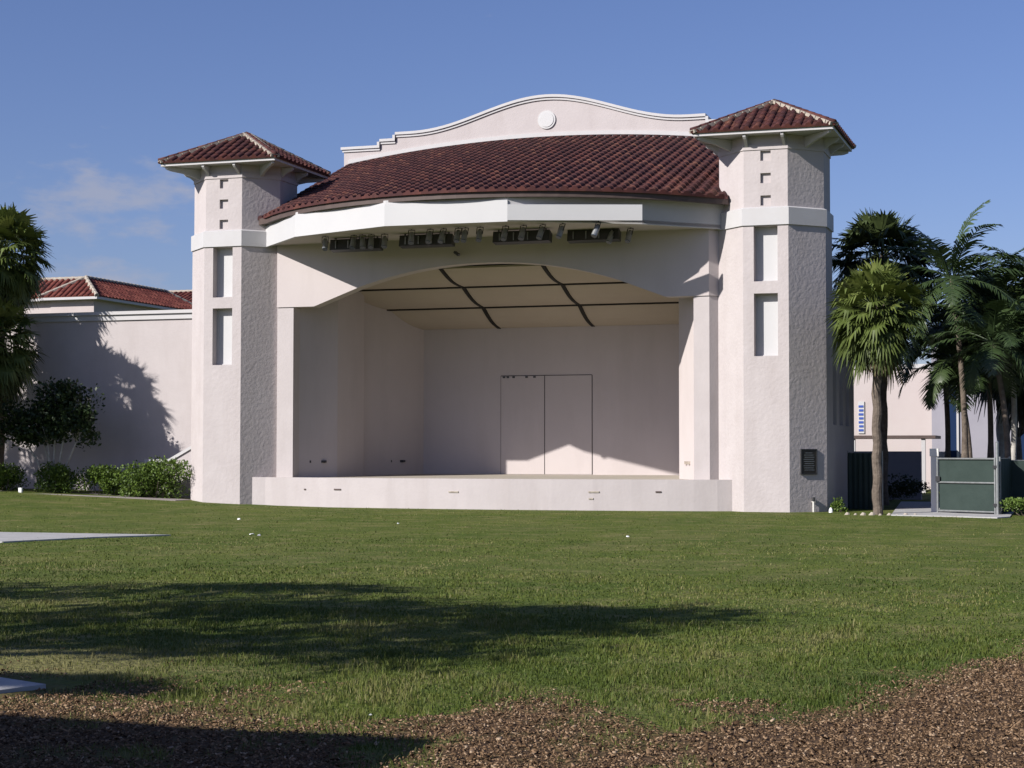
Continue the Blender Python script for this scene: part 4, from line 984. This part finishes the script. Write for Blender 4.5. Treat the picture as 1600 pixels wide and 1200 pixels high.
def limb_tree(name, label, cat, x, y, z, trunk_h, crown, n, size, m, tm='bark', seed=1, tr=.16, multi=1, lumps=14, group=None):
    """crown: list of (dx,dy,z,rx,ry,rz)"""
    random.seed(seed); r = thing(name, label, cat, (x, y, z), group=group)
    b = MB(); fork = Vector((x, y, z+trunk_h))
    if multi == 1: b.tube([(x, y, z-.2), (x+.05, y, z+trunk_h*.5), fork], [tr*1.3, tr, tr*.85], 10)
    for i, (dx, dy, cz, rx, ry, rz) in enumerate(crown):
        c = Vector((x+dx, y+dy, cz))
        s0 = fork if multi == 1 else Vector((x+.07*math.cos(i*2), y+.07*math.sin(i*2), z-.1))
        mid = s0.lerp(c, .5)+Vector((0,0,.12*rz)); b.tube([s0, mid, c], [tr*.6, tr*.42, tr*.2], 7)
        for k in range(5):
            q = c + Vector((random.uniform(-.7, .7)*rx, random.uniform(-.7, .7)*ry, random.uniform(-.2, .7)*rz)); b.tube([mid.lerp(c, .6), q], [tr*.22, tr*.06], 5)
    b.build('trunk', M[tm], r, smooth=True)
    b = MB()
    for i, (dx, dy, cz, rx, ry, rz) in enumerate(crown): leafcloud(b, (x+dx, y+dy, cz), rx, ry, rz, n//len(crown), size, dense=.25, lumps=lumps, seed=seed*10+i)
    b.build('crown', M[m], r, fix=False); return r

# right side palms
sabal('sabal_palm', 'fan palm with yellow-green crown and bare grey trunk just right of the bandshell', -6.09, 52.5, 0, 6.25, R=.90, n=76, trunk=.125, lean=(.02, 0), low=-1.35, seed=11)
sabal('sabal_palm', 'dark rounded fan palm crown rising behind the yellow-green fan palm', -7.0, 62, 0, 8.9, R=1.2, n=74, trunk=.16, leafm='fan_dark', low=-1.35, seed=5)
coco('coconut_palm', 'feathery palm whose long upright fronds stand highest at the right', -4.0, 58, 0, (-4.35, 58, 7.45), L=2.75, seed=8,
     fronds=[(.5, 1.5, 1.08), (2.9, 1.32, .95), (5.6, 1.25, 1.0), (.1, .75, .98), (.05, .35, 1.05), (3.0, .95, .85), (3.2, .55, .9), (2.7, 1.2, .8), (4.4, .9, .9), (5.4, .6, .95), (5.9, -.1, 1.0), (3.6, -.1, .95), (4.0, -.5, .9), (2.4, .1, .9), (1.0, .0, 1), (.4, -.5, .95), (5.1, -.6, .9), (2.9, -.7, .9), (1.7, .7, .9), (4.8, .1, 1)], leaf=.72)
coco('coconut_palm', 'feathery palm with drooping fronds at the right edge, below the tallest fronds', -2.6, 56.6, 0, (-3.0, 56.6, 5.3), L=2.3, seed=9, n=22, leaf=.6)
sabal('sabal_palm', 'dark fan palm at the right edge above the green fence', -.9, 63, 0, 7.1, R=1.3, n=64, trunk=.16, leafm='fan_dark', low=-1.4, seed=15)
coco('coconut_palm', 'dark feathery palm between the two fan palms and the gate', -5.2, 66, 0, (-5.4, 66, 6.4), L=2.9, seed=19, n=24, leaf=.7, group=None)
coco('coconut_palm', 'pale-trunked palm behind the green fence right of the gate', -2.75, 60.5, 0, (-2.7, 60.5, 6.2), L=2.8, seed=23, n=24, tm='trunk_pale', leaf=.7)
sabal('sabal_palm', 'fan palm behind the gate, its crown among hanging feather fronds', -3.4, 69, 0, 6.8, R=1.3, n=60, leafm='fan_dark', low=-1.4, seed=29, tm='trunk_pale')
coco('coconut_palm', 'slender palm at the far right edge with a pale trunk', -1.0, 59, 0, (-1.1, 59, 5.6), L=2.3, seed=31, n=20, tm='trunk_pale', leaf=.6)
coco('coconut_palm', 'feathery palm behind the gate with its crown just under the tallest fronds', -3.5, 62.5, 0, (-3.7, 62.5, 6.9), L=2.7, seed=61, n=26, leaf=.7)
coco('coconut_palm', 'feathery palm crown at the right edge level with the roof of the grey building', -1.5, 62, 0, (-1.7, 62, 7.3), L=2.6, seed=62, n=26, leaf=.7)
coco('coconut_palm', 'low feathery palm crown hanging over the gate', -3.9, 59.5, 0, (-4.4, 59.5, 4.9), L=2.2, seed=63, n=24, leaf=.6)
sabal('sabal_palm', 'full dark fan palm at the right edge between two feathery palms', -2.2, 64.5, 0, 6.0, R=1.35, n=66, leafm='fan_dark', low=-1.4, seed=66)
coco('coconut_palm', 'feathery palm at the far right edge, its crown in front of the dark leafy tree', -.7, 60.5, 0, (-1.0, 60.5, 6.3), L=2.6, seed=64, n=28, leaf=.7)
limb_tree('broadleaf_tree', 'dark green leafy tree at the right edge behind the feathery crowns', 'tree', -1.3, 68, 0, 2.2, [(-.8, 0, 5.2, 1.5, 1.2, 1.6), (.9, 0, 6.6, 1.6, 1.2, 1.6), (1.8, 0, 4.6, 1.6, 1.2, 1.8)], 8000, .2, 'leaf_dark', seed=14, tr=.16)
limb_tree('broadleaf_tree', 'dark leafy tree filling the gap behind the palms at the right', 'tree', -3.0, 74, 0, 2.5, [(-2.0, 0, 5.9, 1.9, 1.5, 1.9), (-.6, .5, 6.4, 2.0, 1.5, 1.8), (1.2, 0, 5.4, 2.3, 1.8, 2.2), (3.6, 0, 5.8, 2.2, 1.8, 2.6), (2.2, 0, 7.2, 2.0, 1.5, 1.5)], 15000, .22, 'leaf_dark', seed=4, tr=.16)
shrub('shrub', 'bright green clipped shrub at the right edge under the fence', 'shrub', -1.9, 52.9, 0, 1.0, .6, .52, 2600, .07, 'leaf_bright', 41)
shrub('shrub', 'yellow-green bush at the right edge above the fence', 'shrub', -1.15, 58.2, 0, .75, .7, 3.9, 2200, .1, 'leaf_bright', 42)
shrub('shrub', 'small dark weedy shrub at the foot of the side wing', 'shrub', -7.45, 54.3, 0, .28, .25, .42, 420, .07, 'leaf_mid', 43)
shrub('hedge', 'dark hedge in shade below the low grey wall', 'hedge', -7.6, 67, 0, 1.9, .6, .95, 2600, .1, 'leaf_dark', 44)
b = MB(); b.tube([(-7.62, 53.75, -.02), (-7.62, 53.75, .14), (-7.62, 53.75, .2)], [.07, .055, .02], 10); o = b.build('sprinkler_head', M['paper'], origin=(-7.62, 53.75, 0)); tag(o, 'small white cap on the ground beside the weedy shrub', 'cap')
random.seed(5)
for k in range(9):
    x = -6.9+k*.24; s_ = random.uniform(.04, .08); y = 51.9+random.uniform(-.15, .15)
    b = MB(); b.tube([(x, y, .0), (x+.03, y, .05+s_)], [s_*1.6, s_*.7], 7)
    o = b.build('edging_stone', M['mortar'], origin=(x, y, .05)); tag(o, 'low pale stone in the row around the foot of the fan palm trunk', 'stone', 'stones around the palm trunk')

# left side palms, tree, shrubs
sabal('sabal_palm', 'fan palm cut by the left edge, its crown against the sky', -37.95, 55.3, .4, 9.45, R=1.12, n=78, trunk=.17, low=-1.4, seed=51, leafm='fan')
sabal('sabal_palm', 'lower fan palm at the left edge in front of the pink wall', -37.9, 54.6, .4, 6.1, R=1.15, n=74, trunk=.16, low=-1.4, seed=52, leafm='fan')
sabal('sabal_palm', 'fan palm standing out of frame to the left, its shadow on the pink wall', -39.2, 50.2, .3, 8.9, R=1.3, n=44, trunk=.17, low=-1.4, seed=53, leafm='fan_dark')
sabal('sabal_palm', 'second fan palm out of frame to the left, lower, shading the pink wall', -37.9, 50.6, .3, 6.3, R=1.35, n=44, trunk=.17, low=-1.4, seed=54, leafm='fan_dark')
sabal('sabal_palm', 'third fan palm out of frame, furthest left of the three', -43.2, 50.6, .3, 6.9, R=1.7, n=40, trunk=.17, low=-1.4, seed=55, leafm='fan_dark')
limb_tree('small_tree', 'dark bushy tree with several pale stems in front of the pink wall', 'tree', -34.9, 54.2, .35, .9, [(-.7, 0, 3.0, 1.1, .9, 1.1), (.5, 0, 3.1, 1.15, .9, 1.15), (0, .1, 3.7, 1.1, .8, .85), (-1.6, 0, 2.8, .9, .8, 1.0), (1.1, 0, 2.7, .75, .7, .85), (-.2, -.2, 2.6, .9, .7, .7)], 8500, .15, 'leaf_dark', tm='trunk_pale', seed=6, tr=.09, multi=2)
shrub('shrub', 'large round green shrub against the foot of the left tower', 'shrub', -30.95, 54.3, .2, 1.35, .9, 1.2, 9000, .095, 'leaf_mid', 61, lumps=20)
shrub('shrub', 'yellow-green shrub under the small tree, second from the left edge', 'shrub', -34.7, 53.9, .33, .85, .6, 1.05, 4200, .09, 'leaf_mid', 62)
shrub('shrub', 'dark shrub at the left edge under the fan palm', 'shrub', -36.8, 54.0, .38, 1.35, .6, 1.0, 4200, .09, 'leaf_mid', 63)
shrub('shrub', 'dark low shrub between the yellow-green shrub and the large round one', 'shrub', -33.3, 54.4, .3, 1.1, .5, .95, 3800, .09, 'leaf_mid', 64)
shrub('shrub', 'small green shrub touching the left side of the large round shrub', 'shrub', -32.55, 54.5, .28, .55, .5, .85, 1800, .09, 'leaf_mid', 65)
b = MB(); b.box(-35.5, -35.38, 52.9, 53.0, .33, .62); o = b.build('marker_post', M['paper'], origin=(-35.4, 53, .33)); tag(o, 'tiny white marker post at the foot of the yellow-green shrub', 'post')
# litter on the lawn
def litter(x, y, s, m, label):
    b = MB(); random.seed(int(x*100) & 1023); z = zground(x, y)
    vs = []
    for k in range(14):
        a_, c = random.uniform(0, 6.28), random.uniform(-.2, 1.2); rr_ = s*random.uniform(.6, 1); vs.append((x+rr_*math.cos(a_)*math.cos(c), y+rr_*math.sin(a_)*math.cos(c), z+.012+max(0, rr_*math.sin(c))*.8+.02))
    import bmesh
    bm = bmesh.new()
    for v in vs: bm.verts.new((v[0]-x, v[1]-y, v[2]-z))
    bmesh.ops.convex_hull(bm, input=bm.verts)
    me = bpy.data.meshes.new('litter'); bm.to_mesh(me); bm.free(); me.materials.append(M[m])
    o = bpy.data.objects.new('litter', me); COL.objects.link(o); o.location = (x, y, z); tag(o, label, 'litter', 'scraps of litter on the grass')
litter(-17.45, 34.8, .085, 'paper', 'white and grey crumpled bag on the lawn, largest of the scraps')
litter(-17.30, 34.85, .06, 'grey_bag', 'grey scrap touching the crumpled white bag on the lawn')
litter(-21.9, 42.9, .06, 'paper', 'small white scrap on the lawn in front of the left tower')
litter(-16.9, 41.9, .045, 'paper', 'small white scrap on the lawn before the middle of the stage')
litter(-9.6, 37.0, .05, 'paper', 'small white scrap on the lawn towards the right tower')
litter(-4.78, 11.35, .018, 'paper', 'white scrap where the grass meets the mulch')

# ------------------------------------------------------------ what casts the foreground shade (behind and left of the camera)
ks = thing('kiosk', 'low flat-roofed park building left of the camera, its shadow on the mulch', 'building', (-12, 4, 0))
KX, KY, KZ = -6.98, 6.45, 3.0
b = MB(); b.box(KX-9, KX-.4, KY-7, KY-.4, -.1, KZ-.2); b.build('wall', M['stucco'], ks)
b = MB(); b.box(KX-9.4, KX, KY-7.4, KY, KZ-.2, KZ); b.build('roof', M['white'], ks)
limb_tree('oak_tree', 'tall spreading tree left of the camera whose shadow lies across the lawn', 'tree', -17.0, 5.5, 0, 4.2,
          [(-1.2, .4, 8.2, 2.4, 2.2, .9), (1.6, 2.0, 8.4, 2.3, 1.9, .9), (2.4, -.8, 7.8, 2.4, 1.6, .8), (3.4, 2.6, 8.3, 1.9, 1.3, .6), (-5.0, 3.4, 8.2, 3.4, 1.3, .9), (-4.6, .6, 7.6, 3.0, 1.4, 1.0),
           (-.8, -1.6, 8.0, 2.4, 1.4, .9), (3.0, .8, 8.3, 1.8, 1.3, .8), (-.5, 2.8, 8.0, 2.0, 1.4, .8), (.4, -4.4, 8.0, 2.0, .30, .4), (-2.4, 4.4, 8.6, 2.2, .7, .4)], 11000, .24, 'leaf_dark', seed=71, tr=.26, lumps=26)
for o in list(S.objects):
    if '_o' in o: del o['_o']
